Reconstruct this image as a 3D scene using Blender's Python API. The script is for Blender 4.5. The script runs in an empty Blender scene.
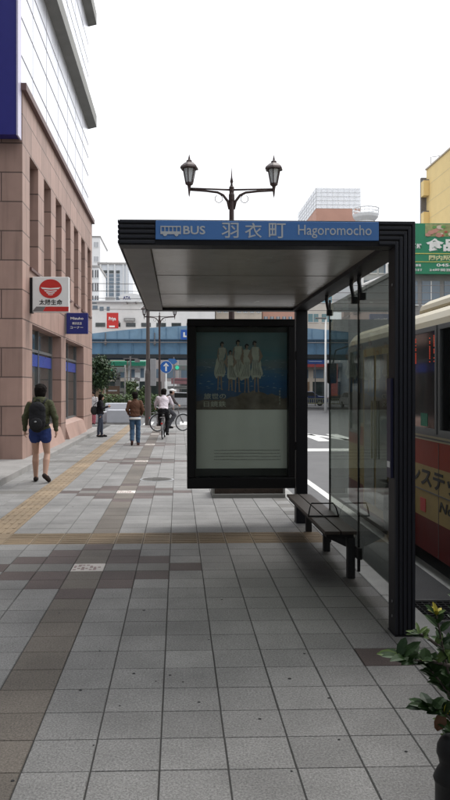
import bpy, bmesh, math, random
from mathutils import Vector, Matrix, Euler, noise as mnoise
random.seed(7)
S = bpy.context.scene
COL = S.collection
PI = math.pi
R = math.radians

# ------------------------------------------------------------------ camera
cam = bpy.data.cameras.new('camera')
camo = bpy.data.objects.new('camera', cam)
COL.objects.link(camo)
camo.location = (0, 0, 1.655)
camo.rotation_euler = (R(90), 0, R(-1.82))
cam.sensor_fit = 'VERTICAL'
cam.sensor_height = 36
cam.lens = 36 * 756 / 800
cam.shift_x = 23 / 800
cam.shift_y = -12 / 800
cam.clip_start = 0.05
cam.clip_end = 3000
S.camera = camo

# ------------------------------------------------------------------ sky and sun
SUN_EL, SUN_AZ = R(52), R(44)          # azimuth measured from +Y towards +X
W = bpy.data.worlds.new('World')
S.world = W
W.use_nodes = True
nt = W.node_tree
nt.nodes.clear()
wo = nt.nodes.new('ShaderNodeOutputWorld')
bg = nt.nodes.new('ShaderNodeBackground')
bg.inputs['Strength'].default_value = 0.12
sky = nt.nodes.new('ShaderNodeTexSky')
sky.sky_type = 'NISHITA'
sky.sun_disc = False
sky.sun_elevation = SUN_EL
sky.sun_rotation = SUN_AZ
tc = nt.nodes.new('ShaderNodeTexCoord')
dot = nt.nodes.new('ShaderNodeVectorMath'); dot.operation = 'DOT_PRODUCT'
dot.inputs[1].default_value = (math.cos(SUN_EL)*math.sin(SUN_AZ), math.cos(SUN_EL)*math.cos(SUN_AZ), math.sin(SUN_EL))
mr = nt.nodes.new('ShaderNodeMapRange')
mr.inputs['From Min'].default_value = -0.6; mr.inputs['From Max'].default_value = 0.9
mr.inputs['To Min'].default_value = 7.5; mr.inputs['To Max'].default_value = 12.5
nz = nt.nodes.new('ShaderNodeTexNoise'); nz.inputs['Scale'].default_value = 2.5; nz.inputs['Detail'].default_value = 4
mrn = nt.nodes.new('ShaderNodeMapRange')
mrn.inputs['To Min'].default_value = 0.9; mrn.inputs['To Max'].default_value = 1.1
mul = nt.nodes.new('ShaderNodeMath'); mul.operation = 'MULTIPLY'
cmb = nt.nodes.new('ShaderNodeVectorMath'); cmb.operation = 'SCALE'
cmb.inputs[0].default_value = (0.985, 0.995, 1.02)
mix = nt.nodes.new('ShaderNodeMixRGB'); mix.inputs['Fac'].default_value = 0.93
L = nt.links.new
L(tc.outputs['Generated'], dot.inputs[0]); L(dot.outputs['Value'], mr.inputs['Value'])
L(tc.outputs['Generated'], nz.inputs['Vector']); L(nz.outputs['Fac'], mrn.inputs['Value'])
zs = nt.nodes.new('ShaderNodeSeparateXYZ'); L(tc.outputs['Generated'], zs.inputs[0])
zm = nt.nodes.new('ShaderNodeMapRange'); zm.inputs['To Min'].default_value = 0.8; zm.inputs['To Max'].default_value = 1.75
L(zs.outputs['Z'], zm.inputs['Value'])
zx = nt.nodes.new('ShaderNodeMath'); zx.operation = 'MULTIPLY'
L(mr.outputs['Result'], zx.inputs[0]); L(zm.outputs['Result'], zx.inputs[1])
L(zx.outputs[0], mul.inputs[0]); L(mrn.outputs['Result'], mul.inputs[1])
L(mul.outputs[0], cmb.inputs['Scale'])
L(sky.outputs['Color'], mix.inputs['Color1']); L(cmb.outputs['Vector'], mix.inputs['Color2'])
L(mix.outputs['Color'], bg.inputs['Color']); L(bg.outputs['Background'], wo.inputs['Surface'])

sl = bpy.data.lights.new('sun', 'SUN')
sl.energy = 2.0; sl.angle = R(30); sl.color = (1.0, 0.97, 0.92)
so = bpy.data.objects.new('sun', sl); COL.objects.link(so)
so.location = (0, 0, 50)
so.rotation_euler = (PI/2 - SUN_EL, 0, PI - SUN_AZ)
so.rotation_euler = Vector(dot.inputs[1].default_value).to_track_quat('Z', 'Y').to_euler()

S.view_settings.view_transform = 'Standard'
S.view_settings.look = 'None'
S.view_settings.exposure = 0.0
S.view_settings.gamma = 1.0
S.view_settings.use_curve_mapping = False
S.render.engine = 'CYCLES'
S.cycles.max_bounces = 8
S.cycles.transparent_max_bounces = 16

# ------------------------------------------------------------------ materials
MATS = {}
def pm(name, col, rough=0.6, metal=0.0, var=0.1, scale=6.0, bump=0.0, bscale=60.0, spec=0.5, stain=0.0, fine=0.0):
    """procedural surface: base colour with cloudy variation, fine grain, optional stains and bump"""
    if name in MATS: return MATS[name]
    m = bpy.data.materials.new(name); m.use_nodes = True
    n = m.node_tree.nodes; l = m.node_tree.links.new
    b = n['Principled BSDF']
    b.inputs['Roughness'].default_value = rough
    b.inputs['Metallic'].default_value = metal
    b.inputs['Specular IOR Level'].default_value = spec
    t = n.new('ShaderNodeTexCoord')
    x = n.new('ShaderNodeTexNoise'); x.inputs['Scale'].default_value = scale; x.inputs['Detail'].default_value = 6
    l(t.outputs['Object'], x.inputs['Vector'])
    mx = n.new('ShaderNodeMixRGB')
    mx.inputs['Color1'].default_value = (*[max(0, c*(1-var*1.6)) for c in col], 1)
    mx.inputs['Color2'].default_value = (*[min(1, c*(1+var*1.6)) for c in col], 1)
    l(x.outputs['Fac'], mx.inputs['Fac'])
    out = mx.outputs['Color']
    if fine > 0:
        f = n.new('ShaderNodeTexNoise'); f.inputs['Scale'].default_value = 160; f.inputs['Detail'].default_value = 3
        l(t.outputs['Object'], f.inputs['Vector'])
        mf = n.new('ShaderNodeMapRange'); mf.inputs['From Min'].default_value = .3; mf.inputs['From Max'].default_value = .7
        mf.inputs['To Min'].default_value = 1-fine; mf.inputs['To Max'].default_value = 1+fine
        l(f.outputs['Fac'], mf.inputs['Value'])
        v = n.new('ShaderNodeVectorMath'); v.operation = 'SCALE'
        l(out, v.inputs[0]); l(mf.outputs['Result'], v.inputs['Scale']); out = v.outputs['Vector']
    if stain > 0:
        s = n.new('ShaderNodeTexNoise'); s.inputs['Scale'].default_value = 1.1; s.inputs['Detail'].default_value = 8; s.inputs['Roughness'].default_value = .7
        l(t.outputs['Object'], s.inputs['Vector'])
        ms = n.new('ShaderNodeMapRange'); ms.inputs['From Min'].default_value = .45; ms.inputs['From Max'].default_value = .75
        ms.inputs['To Min'].default_value = 1; ms.inputs['To Max'].default_value = 1-stain
        l(s.outputs['Fac'], ms.inputs['Value'])
        v = n.new('ShaderNodeVectorMath'); v.operation = 'SCALE'
        l(out, v.inputs[0]); l(ms.outputs['Result'], v.inputs['Scale']); out = v.outputs['Vector']
    l(out, b.inputs['Base Color'])
    rr = n.new('ShaderNodeMapRange'); rr.inputs['To Min'].default_value = max(0.02, rough-.08); rr.inputs['To Max'].default_value = min(1, rough+.08)
    l(x.outputs['Fac'], rr.inputs['Value']); l(rr.outputs['Result'], b.inputs['Roughness'])
    if bump > 0:
        y = n.new('ShaderNodeTexNoise'); y.inputs['Scale'].default_value = bscale; y.inputs['Detail'].default_value = 4
        l(t.outputs['Object'], y.inputs['Vector'])
        bp = n.new('ShaderNodeBump'); bp.inputs['Strength'].default_value = bump; bp.inputs['Distance'].default_value = .01
        l(y.outputs['Fac'], bp.inputs['Height']); l(bp.outputs['Normal'], b.inputs['Normal'])
    MATS[name] = m
    return m

def tile_mat(name, col, var=.12, pitch=.2987, speck=.25, x0=-.08, y0=3.276):
    """stone tile: each slab has its own tone, salt and pepper grain, dirt"""
    m = bpy.data.materials.new(name); m.use_nodes = True
    n = m.node_tree.nodes; l = m.node_tree.links.new
    b = n['Principled BSDF']; b.inputs['Specular IOR Level'].default_value = .35
    t = n.new('ShaderNodeTexCoord')
    mp = n.new('ShaderNodeVectorMath'); mp.operation = 'SUBTRACT'; mp.inputs[1].default_value = (x0, y0, 0)
    l(t.outputs['Object'], mp.inputs[0])
    sn = n.new('ShaderNodeVectorMath'); sn.operation = 'DIVIDE'; sn.inputs[1].default_value = (pitch, pitch, 1)
    l(mp.outputs[0], sn.inputs[0])
    fl = n.new('ShaderNodeVectorMath'); fl.operation = 'FLOOR'; l(sn.outputs[0], fl.inputs[0])
    wn = n.new('ShaderNodeTexWhiteNoise'); wn.noise_dimensions = '2D'; l(fl.outputs[0], wn.inputs['Vector'])
    a = n.new('ShaderNodeMapRange'); a.inputs['To Min'].default_value = 1-var; a.inputs['To Max'].default_value = 1+var
    l(wn.outputs['Value'], a.inputs['Value'])
    g = n.new('ShaderNodeTexNoise'); g.inputs['Scale'].default_value = 95; g.inputs['Detail'].default_value = 5; g.inputs['Roughness'].default_value = .8
    l(t.outputs['Object'], g.inputs['Vector'])
    gm = n.new('ShaderNodeMapRange'); gm.inputs['From Min'].default_value = .36; gm.inputs['From Max'].default_value = .64
    gm.inputs['To Min'].default_value = 1-speck*1.2; gm.inputs['To Max'].default_value = 1+speck*1.2
    l(g.outputs['Fac'], gm.inputs['Value'])
    d = n.new('ShaderNodeTexNoise'); d.inputs['Scale'].default_value = .9; d.inputs['Detail'].default_value = 9; d.inputs['Roughness'].default_value = .68
    l(t.outputs['Object'], d.inputs['Vector'])
    dm = n.new('ShaderNodeMapRange'); dm.inputs['From Min'].default_value = .35; dm.inputs['From Max'].default_value = .7
    dm.inputs['To Min'].default_value = 1.12; dm.inputs['To Max'].default_value = .66
    l(d.outputs['Fac'], dm.inputs['Value'])
    # grime trodden in round the bench, with shelter shade painted into the same darkening
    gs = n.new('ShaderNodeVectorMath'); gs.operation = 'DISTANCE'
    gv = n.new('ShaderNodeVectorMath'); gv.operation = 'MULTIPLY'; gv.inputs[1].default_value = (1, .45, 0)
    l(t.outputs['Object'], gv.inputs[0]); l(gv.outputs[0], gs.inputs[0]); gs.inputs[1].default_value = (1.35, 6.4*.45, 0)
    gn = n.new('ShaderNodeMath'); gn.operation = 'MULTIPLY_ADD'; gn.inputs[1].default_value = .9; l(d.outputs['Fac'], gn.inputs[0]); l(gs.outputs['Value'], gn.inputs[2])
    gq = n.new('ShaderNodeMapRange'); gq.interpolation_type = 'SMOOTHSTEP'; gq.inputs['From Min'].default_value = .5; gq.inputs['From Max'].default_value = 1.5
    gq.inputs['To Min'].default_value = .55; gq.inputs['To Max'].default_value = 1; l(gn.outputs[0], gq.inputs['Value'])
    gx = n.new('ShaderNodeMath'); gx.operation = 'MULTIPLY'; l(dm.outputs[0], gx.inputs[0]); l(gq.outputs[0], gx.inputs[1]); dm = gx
    m1 = n.new('ShaderNodeMath'); m1.operation = 'MULTIPLY'; l(a.outputs[0], m1.inputs[0]); l(gm.outputs[0], m1.inputs[1])
    m2 = n.new('ShaderNodeMath'); m2.operation = 'MULTIPLY'; l(m1.outputs[0], m2.inputs[0]); l(dm.outputs[0], m2.inputs[1])
    v = n.new('ShaderNodeVectorMath'); v.operation = 'SCALE'; v.inputs[0].default_value = col
    l(m2.outputs[0], v.inputs['Scale']); l(v.outputs['Vector'], b.inputs['Base Color'])
    b.inputs['Roughness'].default_value = .72
    bp = n.new('ShaderNodeBump'); bp.inputs['Strength'].default_value = .25; bp.inputs['Distance'].default_value = .004
    l(g.outputs['Fac'], bp.inputs['Height']); l(bp.outputs['Normal'], b.inputs['Normal'])
    return m

def stone_wall_mat(name, col, axis, bw=1.26, bh=.63, mortar=.014, ox=0, oz=0):
    """cladding slabs with open joints; axis picks the horizontal direction of the wall"""
    m = bpy.data.materials.new(name); m.use_nodes = True
    n = m.node_tree.nodes; l = m.node_tree.links.new
    b = n['Principled BSDF']; b.inputs['Roughness'].default_value = .55
    t = n.new('ShaderNodeTexCoord'); s = n.new('ShaderNodeSeparateXYZ'); l(t.outputs['Object'], s.inputs[0])
    c = n.new('ShaderNodeCombineXYZ')
    ax = n.new('ShaderNodeMath'); ax.inputs[1].default_value = ox; l(s.outputs[axis], ax.inputs[0])
    az = n.new('ShaderNodeMath'); az.inputs[1].default_value = oz; l(s.outputs['Z'], az.inputs[0])
    l(ax.outputs[0], c.inputs[0]); l(az.outputs[0], c.inputs[1])
    br = n.new('ShaderNodeTexBrick'); l(c.outputs[0], br.inputs['Vector'])
    br.inputs['Scale'].default_value = 1; br.inputs['Brick Width'].default_value = bw; br.inputs['Row Height'].default_value = bh
    br.inputs['Mortar Size'].default_value = mortar; br.inputs['Mortar Smooth'].default_value = .1
    br.inputs['Color1'].default_value = (*[x*.84 for x in col], 1); br.inputs['Color2'].default_value = (*[x*1.14 for x in col], 1)
    br.inputs['Mortar'].default_value = (*[x*.30 for x in col], 1)
    g = n.new('ShaderNodeTexNoise'); g.inputs['Scale'].default_value = 2.2; g.inputs['Detail'].default_value = 9; l(t.outputs['Object'], g.inputs['Vector'])
    gm = n.new('ShaderNodeMapRange'); gm.inputs['To Min'].default_value = .8; gm.inputs['To Max'].default_value = 1.2; l(g.outputs['Fac'], gm.inputs['Value'])
    mpp = n.new('ShaderNodeMapping'); mpp.inputs['Scale'].default_value = (4, 4, .35); l(t.outputs['Object'], mpp.inputs[0])
    st = n.new('ShaderNodeTexNoise'); st.inputs['Scale'].default_value = 1.3; st.inputs['Detail'].default_value = 7; l(mpp.outputs[0], st.inputs['Vector'])
    sm = n.new('ShaderNodeMapRange'); sm.inputs['From Min'].default_value = .48; sm.inputs['From Max'].default_value = .72; sm.inputs['To Min'].default_value = 1.0; sm.inputs['To Max'].default_value = .72; l(st.outputs['Fac'], sm.inputs['Value'])
    gq = n.new('ShaderNodeMath'); gq.operation = 'MULTIPLY'; l(gm.outputs[0], gq.inputs[0]); l(sm.outputs[0], gq.inputs[1]); gm = gq
    v = n.new('ShaderNodeVectorMath'); v.operation = 'SCALE'; l(br.outputs['Color'], v.inputs[0]); l(gm.outputs[0], v.inputs['Scale'])
    l(v.outputs[0], b.inputs['Base Color'])
    bp = n.new('ShaderNodeBump'); bp.inputs['Strength'].default_value = .6; bp.inputs['Distance'].default_value = .01; bp.invert = True
    l(br.outputs['Fac'], bp.inputs['Height']); l(bp.outputs['Normal'], b.inputs['Normal'])
    return m

def glass_mat(name, tint=(.86,.93,.90), ior=1.5, rough=.0, dirt=.04):
    m = bpy.data.materials.new(name); m.use_nodes = True
    n = m.node_tree.nodes; l = m.node_tree.links.new
    n.remove(n['Principled BSDF'])
    o = n['Material Output']
    tr = n.new('ShaderNodeBsdfTransparent'); tr.inputs[0].default_value = (*tint, 1)
    gl = n.new('ShaderNodeBsdfGlossy'); gl.inputs['Roughness'].default_value = rough; gl.inputs[0].default_value = (.9,.95,.93,1)
    df = n.new('ShaderNodeBsdfDiffuse'); df.inputs[0].default_value = (.35,.36,.34,1)
    fr = n.new('ShaderNodeFresnel'); fr.inputs['IOR'].default_value = ior
    ge = n.new('ShaderNodeNewGeometry'); om = n.new('ShaderNodeMath'); om.operation = 'SUBTRACT'; om.inputs[0].default_value = 1
    l(ge.outputs['Backfacing'], om.inputs[1]); fm = n.new('ShaderNodeMath'); fm.operation = 'MULTIPLY'
    l(fr.outputs[0], fm.inputs[0]); l(om.outputs[0], fm.inputs[1])
    mx = n.new('ShaderNodeMixShader'); l(fm.outputs[0], mx.inputs[0]); l(tr.outputs[0], mx.inputs[1]); l(gl.outputs[0], mx.inputs[2])
    t = n.new('ShaderNodeTexCoord'); nz_ = n.new('ShaderNodeTexNoise'); nz_.inputs['Scale'].default_value = 3; nz_.inputs['Detail'].default_value = 8
    l(t.outputs['Object'], nz_.inputs['Vector'])
    dm = n.new('ShaderNodeMapRange'); dm.inputs['From Min'].default_value = .4; dm.inputs['From Max'].default_value = .75; dm.inputs['To Max'].default_value = dirt*2
    l(nz_.outputs['Fac'], dm.inputs['Value'])
    m2 = n.new('ShaderNodeMixShader'); l(dm.outputs[0], m2.inputs[0]); l(mx.outputs[0], m2.inputs[1]); l(df.outputs[0], m2.inputs[2])
    l(m2.outputs[0], o.inputs['Surface'])
    return m

def lamp_emit(name, col, strength):
    m = bpy.data.materials.new(name); m.use_nodes = True
    b = m.node_tree.nodes['Principled BSDF']; b.inputs['Base Color'].default_value = (*col, 1)
    b.inputs['Emission Color'].default_value = (*col, 1); b.inputs['Emission Strength'].default_value = strength
    return m

M = dict(
 asphalt = pm('asphalt', (.105,.105,.108), .85, var=.12, scale=1.5, bump=.5, bscale=120, fine=.35, stain=.25),
 grout = pm('grout', (.035,.034,.032), .95, var=.2),
 kerb = pm('kerb_granite', (.30,.30,.29), .8, var=.15, fine=.3, stain=.3),
 step = pm('step_granite', (.27,.26,.25), .75, var=.12, fine=.25, stain=.35),
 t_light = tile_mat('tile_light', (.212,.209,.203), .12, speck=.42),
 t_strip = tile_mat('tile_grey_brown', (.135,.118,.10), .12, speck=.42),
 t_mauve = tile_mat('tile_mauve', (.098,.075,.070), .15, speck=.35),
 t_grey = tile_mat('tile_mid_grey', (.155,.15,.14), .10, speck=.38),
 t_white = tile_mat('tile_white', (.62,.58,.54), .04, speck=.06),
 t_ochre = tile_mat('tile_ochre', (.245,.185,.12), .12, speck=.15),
 paint = pm('road_paint', (.62,.62,.60), .7, var=.15, scale=12, stain=.4),
 frame = pm('dark_aluminium', (.013,.0135,.017), .5, .0, var=.15, scale=3, spec=.3),
 frame2 = pm('ribbed_aluminium', (.020,.022,.030), .45, .0, var=.1, scale=3, spec=.35),
 ceiling = pm('ceiling_sheet', (.50,.46,.40), .25, .1, var=.10, scale=1.2, stain=.35),
 rim = pm('roof_rim', (.20,.185,.17), .5, .1, var=.12, scale=2, stain=.4),
 signblue = pm('sign_blue', (.07,.20,.50), .5, var=.04),
 signtext = pm('sign_text', (.52,.55,.58), .5, var=.04),
 wood = pm('bench_wood', (.045,.033,.026), .6, var=.35, scale=9, bump=.3, bscale=30),
 steel = pm('steel', (.35,.36,.37), .35, .8, var=.1),
 brown = pm('lamp_brown', (.055,.034,.032), .45, .2, var=.15, scale=10),
 lampglass = pm('lamp_glass', (.62,.64,.66), .2, var=.08, scale=14),
 black = pm('black_paint', (.008,.008,.009), .45, var=.1, spec=.3),
 blackm = pm('matt_black', (.018,.018,.019), .85, var=.2, scale=20),
 shopglass = pm('shop_glass', (.035,.045,.045), .06, var=.5, scale=1.3, spec=.9),
 pinkx = stone_wall_mat('pink_stone_side', (.36,.235,.195), 'Y', ox=.2),
 pinky = stone_wall_mat('pink_stone_front', (.36,.235,.195), 'X', ox=.45),
 pinkp = pm('pink_stone', (.36,.235,.195), .6, var=.12, scale=3),
 cornice = pm('cornice', (.12,.065,.06), .5, var=.15),
 whitepanel = pm('white_panel', (.74,.75,.80), .30, .7, var=.04, scale=1.2),
 ledge = pm('ledge_grey', (.20,.20,.185), .6, var=.12, scale=2, stain=.2),
 joint = pm('joint_dark', (.16,.15,.15), .6), pjoint = pm('panel_joint', (.18,.18,.20), .6),
 violet = pm('violet_sign', (.018,.019,.19), .35, var=.06),
 violetlit = pm('violet_lit_side', (.55,.52,.66), .35, var=.06),
 white = pm('white_paint', (.74,.75,.74), .45, var=.05),
 red = pm('red', (.50,.025,.02), .4, var=.08),
 navy = pm('navy', (.012,.02,.16), .4, var=.08),
 bandblue = pm('window_band', (.03,.06,.30), .3, var=.1),
 cream = pm('bus_cream', (.50,.43,.27), .35, spec=.3, var=.08, scale=2, stain=.15),
 orange = pm('bus_orange', (.30,.030,.008), .4, spec=.15, var=.08, scale=3, stain=.25),
 buspanel = pm('bus_panel', (.38,.27,.10), .4, spec=.15, var=.1, scale=2, stain=.3),
 darkred = pm('bus_dark_red', (.13,.010,.008), .4, spec=.15, var=.12, scale=3, stain=.25),
 busglass = pm('bus_glass', (.008,.010,.010), .05, var=.3, scale=2, spec=.8),
 wframe = pm('window_frame_grey', (.20,.205,.21), .4, .5, var=.08),
 rubber = pm('rubber', (.015,.015,.015), .85, var=.2),
 bridge = pm('bridge_blue', (.11,.22,.34), .5, var=.12, scale=.5, stain=.3),
 bridge2 = pm('bridge_blue_light', (.18,.30,.42), .5, var=.1, scale=.5, stain=.25),
 conc = pm('concrete', (.36,.35,.34), .85, var=.12, scale=.8, stain=.3),
 leaf = pm('leaf', (.020,.046,.012), .5, spec=.2, var=.5, scale=14),
 leaf2 = pm('leaf_pale', (.075,.12,.03), .5, spec=.2, var=.4, scale=14),
 leafy = pm('leaf_yellow', (.42,.36,.04), .5, var=.3, scale=30),
 leafb = pm('leaf_brown', (.10,.045,.02), .6, var=.3, scale=30),
 bark = pm('bark', (.06,.048,.04), .9, var=.3, bump=.5),
 soil = pm('soil', (.045,.032,.024), .95, var=.4, bump=.8, bscale=40),
 skin = pm('skin', (.42,.25,.18), .55, var=.06),
 hair = pm('hair', (.010,.008,.007), .9, spec=.1, var=.3, scale=40, bump=.5, bscale=90),
 green = pm('awning_green', (.02,.20,.12), .5, var=.1),
)
M['glass'] = glass_mat('shelter_glass', (.68,.705,.68), dirt=.07, ior=1.75)
M['led_red'] = lamp_emit('led_red', (.8, .08, .03), .45)
M['led_green'] = lamp_emit('led_green', (.05, .60, .35), .3)

# ------------------------------------------------------------------ helpers
def link(o, parent=None):
    COL.objects.link(o)
    if parent is not None: o.parent = parent
    return o
def tag(o, label=None, cat=None, group=None, kind=None):
    if label: o['label'] = label
    if cat: o['category'] = cat
    if group: o['group'] = group
    if kind: o['kind'] = kind
    return o
def thing(name, label, cat, loc=(0,0,0), rz=0, group=None):
    o = bpy.data.objects.new(name, None); link(o)
    o.empty_display_size = .2
    o.location = loc; o.rotation_euler = (0,0,rz)
    return tag(o, label, cat, group)
def copy_tree(o, parent=None):
    c = o.copy(); COL.objects.link(c)
    if parent is not None: c.parent = parent
    for ch in list(o.children): copy_tree(ch, c)
    return c

class MB:
    def __init__(s): s.v=[]; s.f=[]; s.m=[]
    def add(s, vs, fs, mi=0):
        b=len(s.v); s.v += [tuple(x) for x in vs]
        for f in fs: s.f.append([b+i for i in f]); s.m.append(mi)
        return s
    def box(s, x0,x1,y0,y1,z0,z1, mi=0):
        vs=[(x0,y0,z0),(x1,y0,z0),(x1,y1,z0),(x0,y1,z0),(x0,y0,z1),(x1,y0,z1),(x1,y1,z1),(x0,y1,z1)]
        return s.add(vs,[(0,3,2,1),(4,5,6,7),(0,1,5,4),(1,2,6,5),(2,3,7,6),(3,0,4,7)],mi)
    def tube(s, pts, rs, n=10, mi=0, cap=True):
        if not hasattr(rs,'__len__'): rs=[rs]*len(pts)
        pts=[Vector(p) for p in pts]; rings=[]
        up=None
        for i,p in enumerate(pts):
            d=(pts[min(i+1,len(pts)-1)]-pts[max(i-1,0)])
            if d.length<1e-9: d=Vector((0,0,1))
            d.normalize()
            if up is None:
                up = Vector((1,0,0)) if abs(d.x)<.8 else Vector((0,1,0))
            a=(up-d*up.dot(d)).normalized(); b=d.cross(a); up=a
            rings.append([p+(a*math.cos(2*PI*k/n)+b*math.sin(2*PI*k/n))*rs[i] for k in range(n)])
        vs=[v for r in rings for v in r]; fs=[]
        for i in range(len(rings)-1):
            for k in range(n):
                fs.append((i*n+k,i*n+(k+1)%n,(i+1)*n+(k+1)%n,(i+1)*n+k))
        if cap: fs.append(tuple(reversed(range(n)))); fs.append(tuple((len(rings)-1)*n+k for k in range(n)))
        return s.add(vs,fs,mi)
    def ell(s, c, r, n=14, mi=0, rot=None):
        c=Vector(c); vs=[]; fs=[]; h=n//2+1
        if not hasattr(r,'__len__'): r=(r,r,r)
        for i in range(h+1):
            th=PI*i/h
            for k in range(n):
                ph=2*PI*k/n
                q=Vector((r[0]*math.sin(th)*math.cos(ph), r[1]*math.sin(th)*math.sin(ph), r[2]*math.cos(th)))
                if rot is not None: q=rot@q
                vs.append(c+q)
        for i in range(h):
            for k in range(n):
                fs.append((i*n+k,(i+1)*n+k,(i+1)*n+(k+1)%n,i*n+(k+1)%n))
        return s.add(vs,fs,mi)
    def cap(s, p0,p1,r0,r1,n=12,mi=0):
        p0=Vector(p0);p1=Vector(p1);d=p1-p0;Ln=d.length
        if Ln<1e-6: return s.ell(p0,r0,n,mi)
        d.normalize(); pts=[];rs=[]
        for a in (-80,-50,-20): pts.append(p0+d*r0*math.sin(R(a))); rs.append(r0*math.cos(R(a)))
        pts.append(p0); rs.append(r0); pts.append(p1); rs.append(r1)
        for a in (20,50,80): pts.append(p1+d*r1*math.sin(R(a))); rs.append(r1*math.cos(R(a)))
        return s.tube(pts,rs,n,mi)
    def lathe(s, prof, c=(0,0,0), n=16, mi=0, rot0=0):
        vs=[];fs=[]
        for (r,z) in prof:
            for k in range(n):
                a=2*PI*k/n+rot0
                vs.append((c[0]+r*math.cos(a),c[1]+r*math.sin(a),c[2]+z))
        for i in range(len(prof)-1):
            for k in range(n):
                fs.append((i*n+k,i*n+(k+1)%n,(i+1)*n+(k+1)%n,(i+1)*n+k))
        fs.append(tuple(reversed(range(n)))); fs.append(tuple((len(prof)-1)*n+k for k in range(n)))
        return s.add(vs,fs,mi)
    def prism(s, poly, a0, a1, axis='Y', mi=0):
        """poly in the plane normal to axis, extruded from a0 to a1"""
        n=len(poly)
        def P(p,a):
            if axis=='Y': return (p[0],a,p[1])
            if axis=='X': return (a,p[0],p[1])
            return (p[0],p[1],a)
        vs=[P(p,a0) for p in poly]+[P(p,a1) for p in poly]
        fs=[tuple(range(n)),tuple(reversed(range(n,2*n)))]
        for i in range(n): fs.append((i,i+n,(i+1)%n+n,(i+1)%n))
        return s.add(vs,fs,mi)
    def torus(s, c, Rr, r, axis='X', n=28, k=8, mi=0):
        vs=[];fs=[]
        for i in range(n):
            a=2*PI*i/n
            for j in range(k):
                b=2*PI*j/k; rad=Rr+r*math.cos(b); w=r*math.sin(b)
                if axis=='X': p=(c[0]+w,c[1]+rad*math.cos(a),c[2]+rad*math.sin(a))
                elif axis=='Y': p=(c[0]+rad*math.cos(a),c[1]+w,c[2]+rad*math.sin(a))
                else: p=(c[0]+rad*math.cos(a),c[1]+rad*math.sin(a),c[2]+w)
                vs.append(p)
        for i in range(n):
            for j in range(k):
                fs.append((i*k+j,((i+1)%n)*k+j,((i+1)%n)*k+(j+1)%k,i*k+(j+1)%k))
        return s.add(vs,fs,mi)
    def mesh(s, name, mats, smooth=False, fix=True):
        me=bpy.data.meshes.new(name); me.from_pydata(s.v,[],s.f)
        if not isinstance(mats,(list,tuple)): mats=[mats]
        for m in mats: me.materials.append(m)
        if len(mats)>1: me.polygons.foreach_set('material_index',s.m)
        if fix and len(s.f)<40000:
            bm=bmesh.new(); bm.from_mesh(me); bmesh.ops.recalc_face_normals(bm,faces=bm.faces); bm.to_mesh(me); bm.free()
        if smooth:
            for p in me.polygons: p.use_smooth=True
        me.update(); return me
    def build(s, name, mats, parent=None, smooth=False, bevel=0, fix=True, loc=None):
        o=bpy.data.objects.new(name, s.mesh(name,mats,smooth,fix)); link(o,parent)
        if loc: o.location=loc
        if bevel:
            b=o.modifiers.new('bevel','BEVEL'); b.width=bevel; b.segments=2; b.limit_method='ANGLE'; b.angle_limit=R(40)
        return o

def evaluated_mesh(o, name, mats, smooth=True):
    dg=bpy.context.evaluated_depsgraph_get(); dg.update()
    me=bpy.data.meshes.new_from_object(o.evaluated_get(dg)); me.name=name
    me.materials.clear()
    for m in mats: me.materials.append(m)
    if smooth:
        for p in me.polygons: p.use_smooth=True
    return me
def fused(mb, name, mat, parent, voxel=.01, smooth=3):
    """fuse overlapping solids to one continuous skin"""
    me=mb.mesh(name,[mat]); t=bpy.data.objects.new('tmp',me); COL.objects.link(t)
    r=t.modifiers.new('r','REMESH'); r.mode='VOXEL'; r.voxel_size=voxel
    q=t.modifiers.new('s','SMOOTH'); q.factor=.5; q.iterations=smooth
    m2=evaluated_mesh(t,name,[mat])
    bpy.data.objects.remove(t); bpy.data.meshes.remove(me)
    if name in ('jacket','hoodie','shirt','trousers','shorts','slim_trousers','bag'):
        amp={'trousers':.013,'slim_trousers':.007,'shorts':.009,'bag':.005,'shirt':.010}.get(name,.013)
        nv=len(m2.vertices); cs=[0.0]*(3*nv); ns=[0.0]*(3*nv)
        m2.vertices.foreach_get('co',cs); m2.vertices.foreach_get('normal',ns)
        for i_ in range(0,3*nv,3):
            x_,y_,z_=cs[i_:i_+3]; q=Vector((x_*9,y_*9,z_*16+math.sin(x_*14)*.8))
            d_=mnoise.noise(q)*amp+mnoise.noise(q*2.3)*amp*.4
            cs[i_]+=ns[i_]*d_; cs[i_+1]+=ns[i_+1]*d_; cs[i_+2]+=ns[i_+2]*d_
        m2.vertices.foreach_set('co',cs)
        m2.update()
    o=bpy.data.objects.new(name,m2); return link(o,parent)
def text(name, body, mat, parent, origin, u, v, width, height, ext=.002, bold=0.0, shear=0.0):
    """lettering mesh fitted to width x height; origin lower-left, u = reading direction, v = up"""
    cu=bpy.data.curves.new('t','FONT'); cu.body=body; cu.size=1; cu.offset=bold; cu.extrude=.01; cu.shear=shear
    cu.resolution_u=3
    t=bpy.data.objects.new('tmp',cu); COL.objects.link(t)
    me=evaluated_mesh(t,name,[mat],False)
    bpy.data.objects.remove(t); bpy.data.curves.remove(cu)
    if len(me.vertices)==0: return None
    xs=[p.co.x for p in me.vertices]; ys=[p.co.y for p in me.vertices]
    x0,x1,y0,y1=min(xs),max(xs),min(ys),max(ys)
    O=Vector(origin); U=Vector(u); V=Vector(v); N=U.cross(V)
    for p in me.vertices:
        a=(p.co.x-x0)/(x1-x0)*width; b=(p.co.y-y0)/(y1-y0)*height; c=(p.co.z/.01)*ext
        p.co=O+U*a+V*b+N*c
    o=bpy.data.objects.new(name,me); return link(o,parent)

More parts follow.
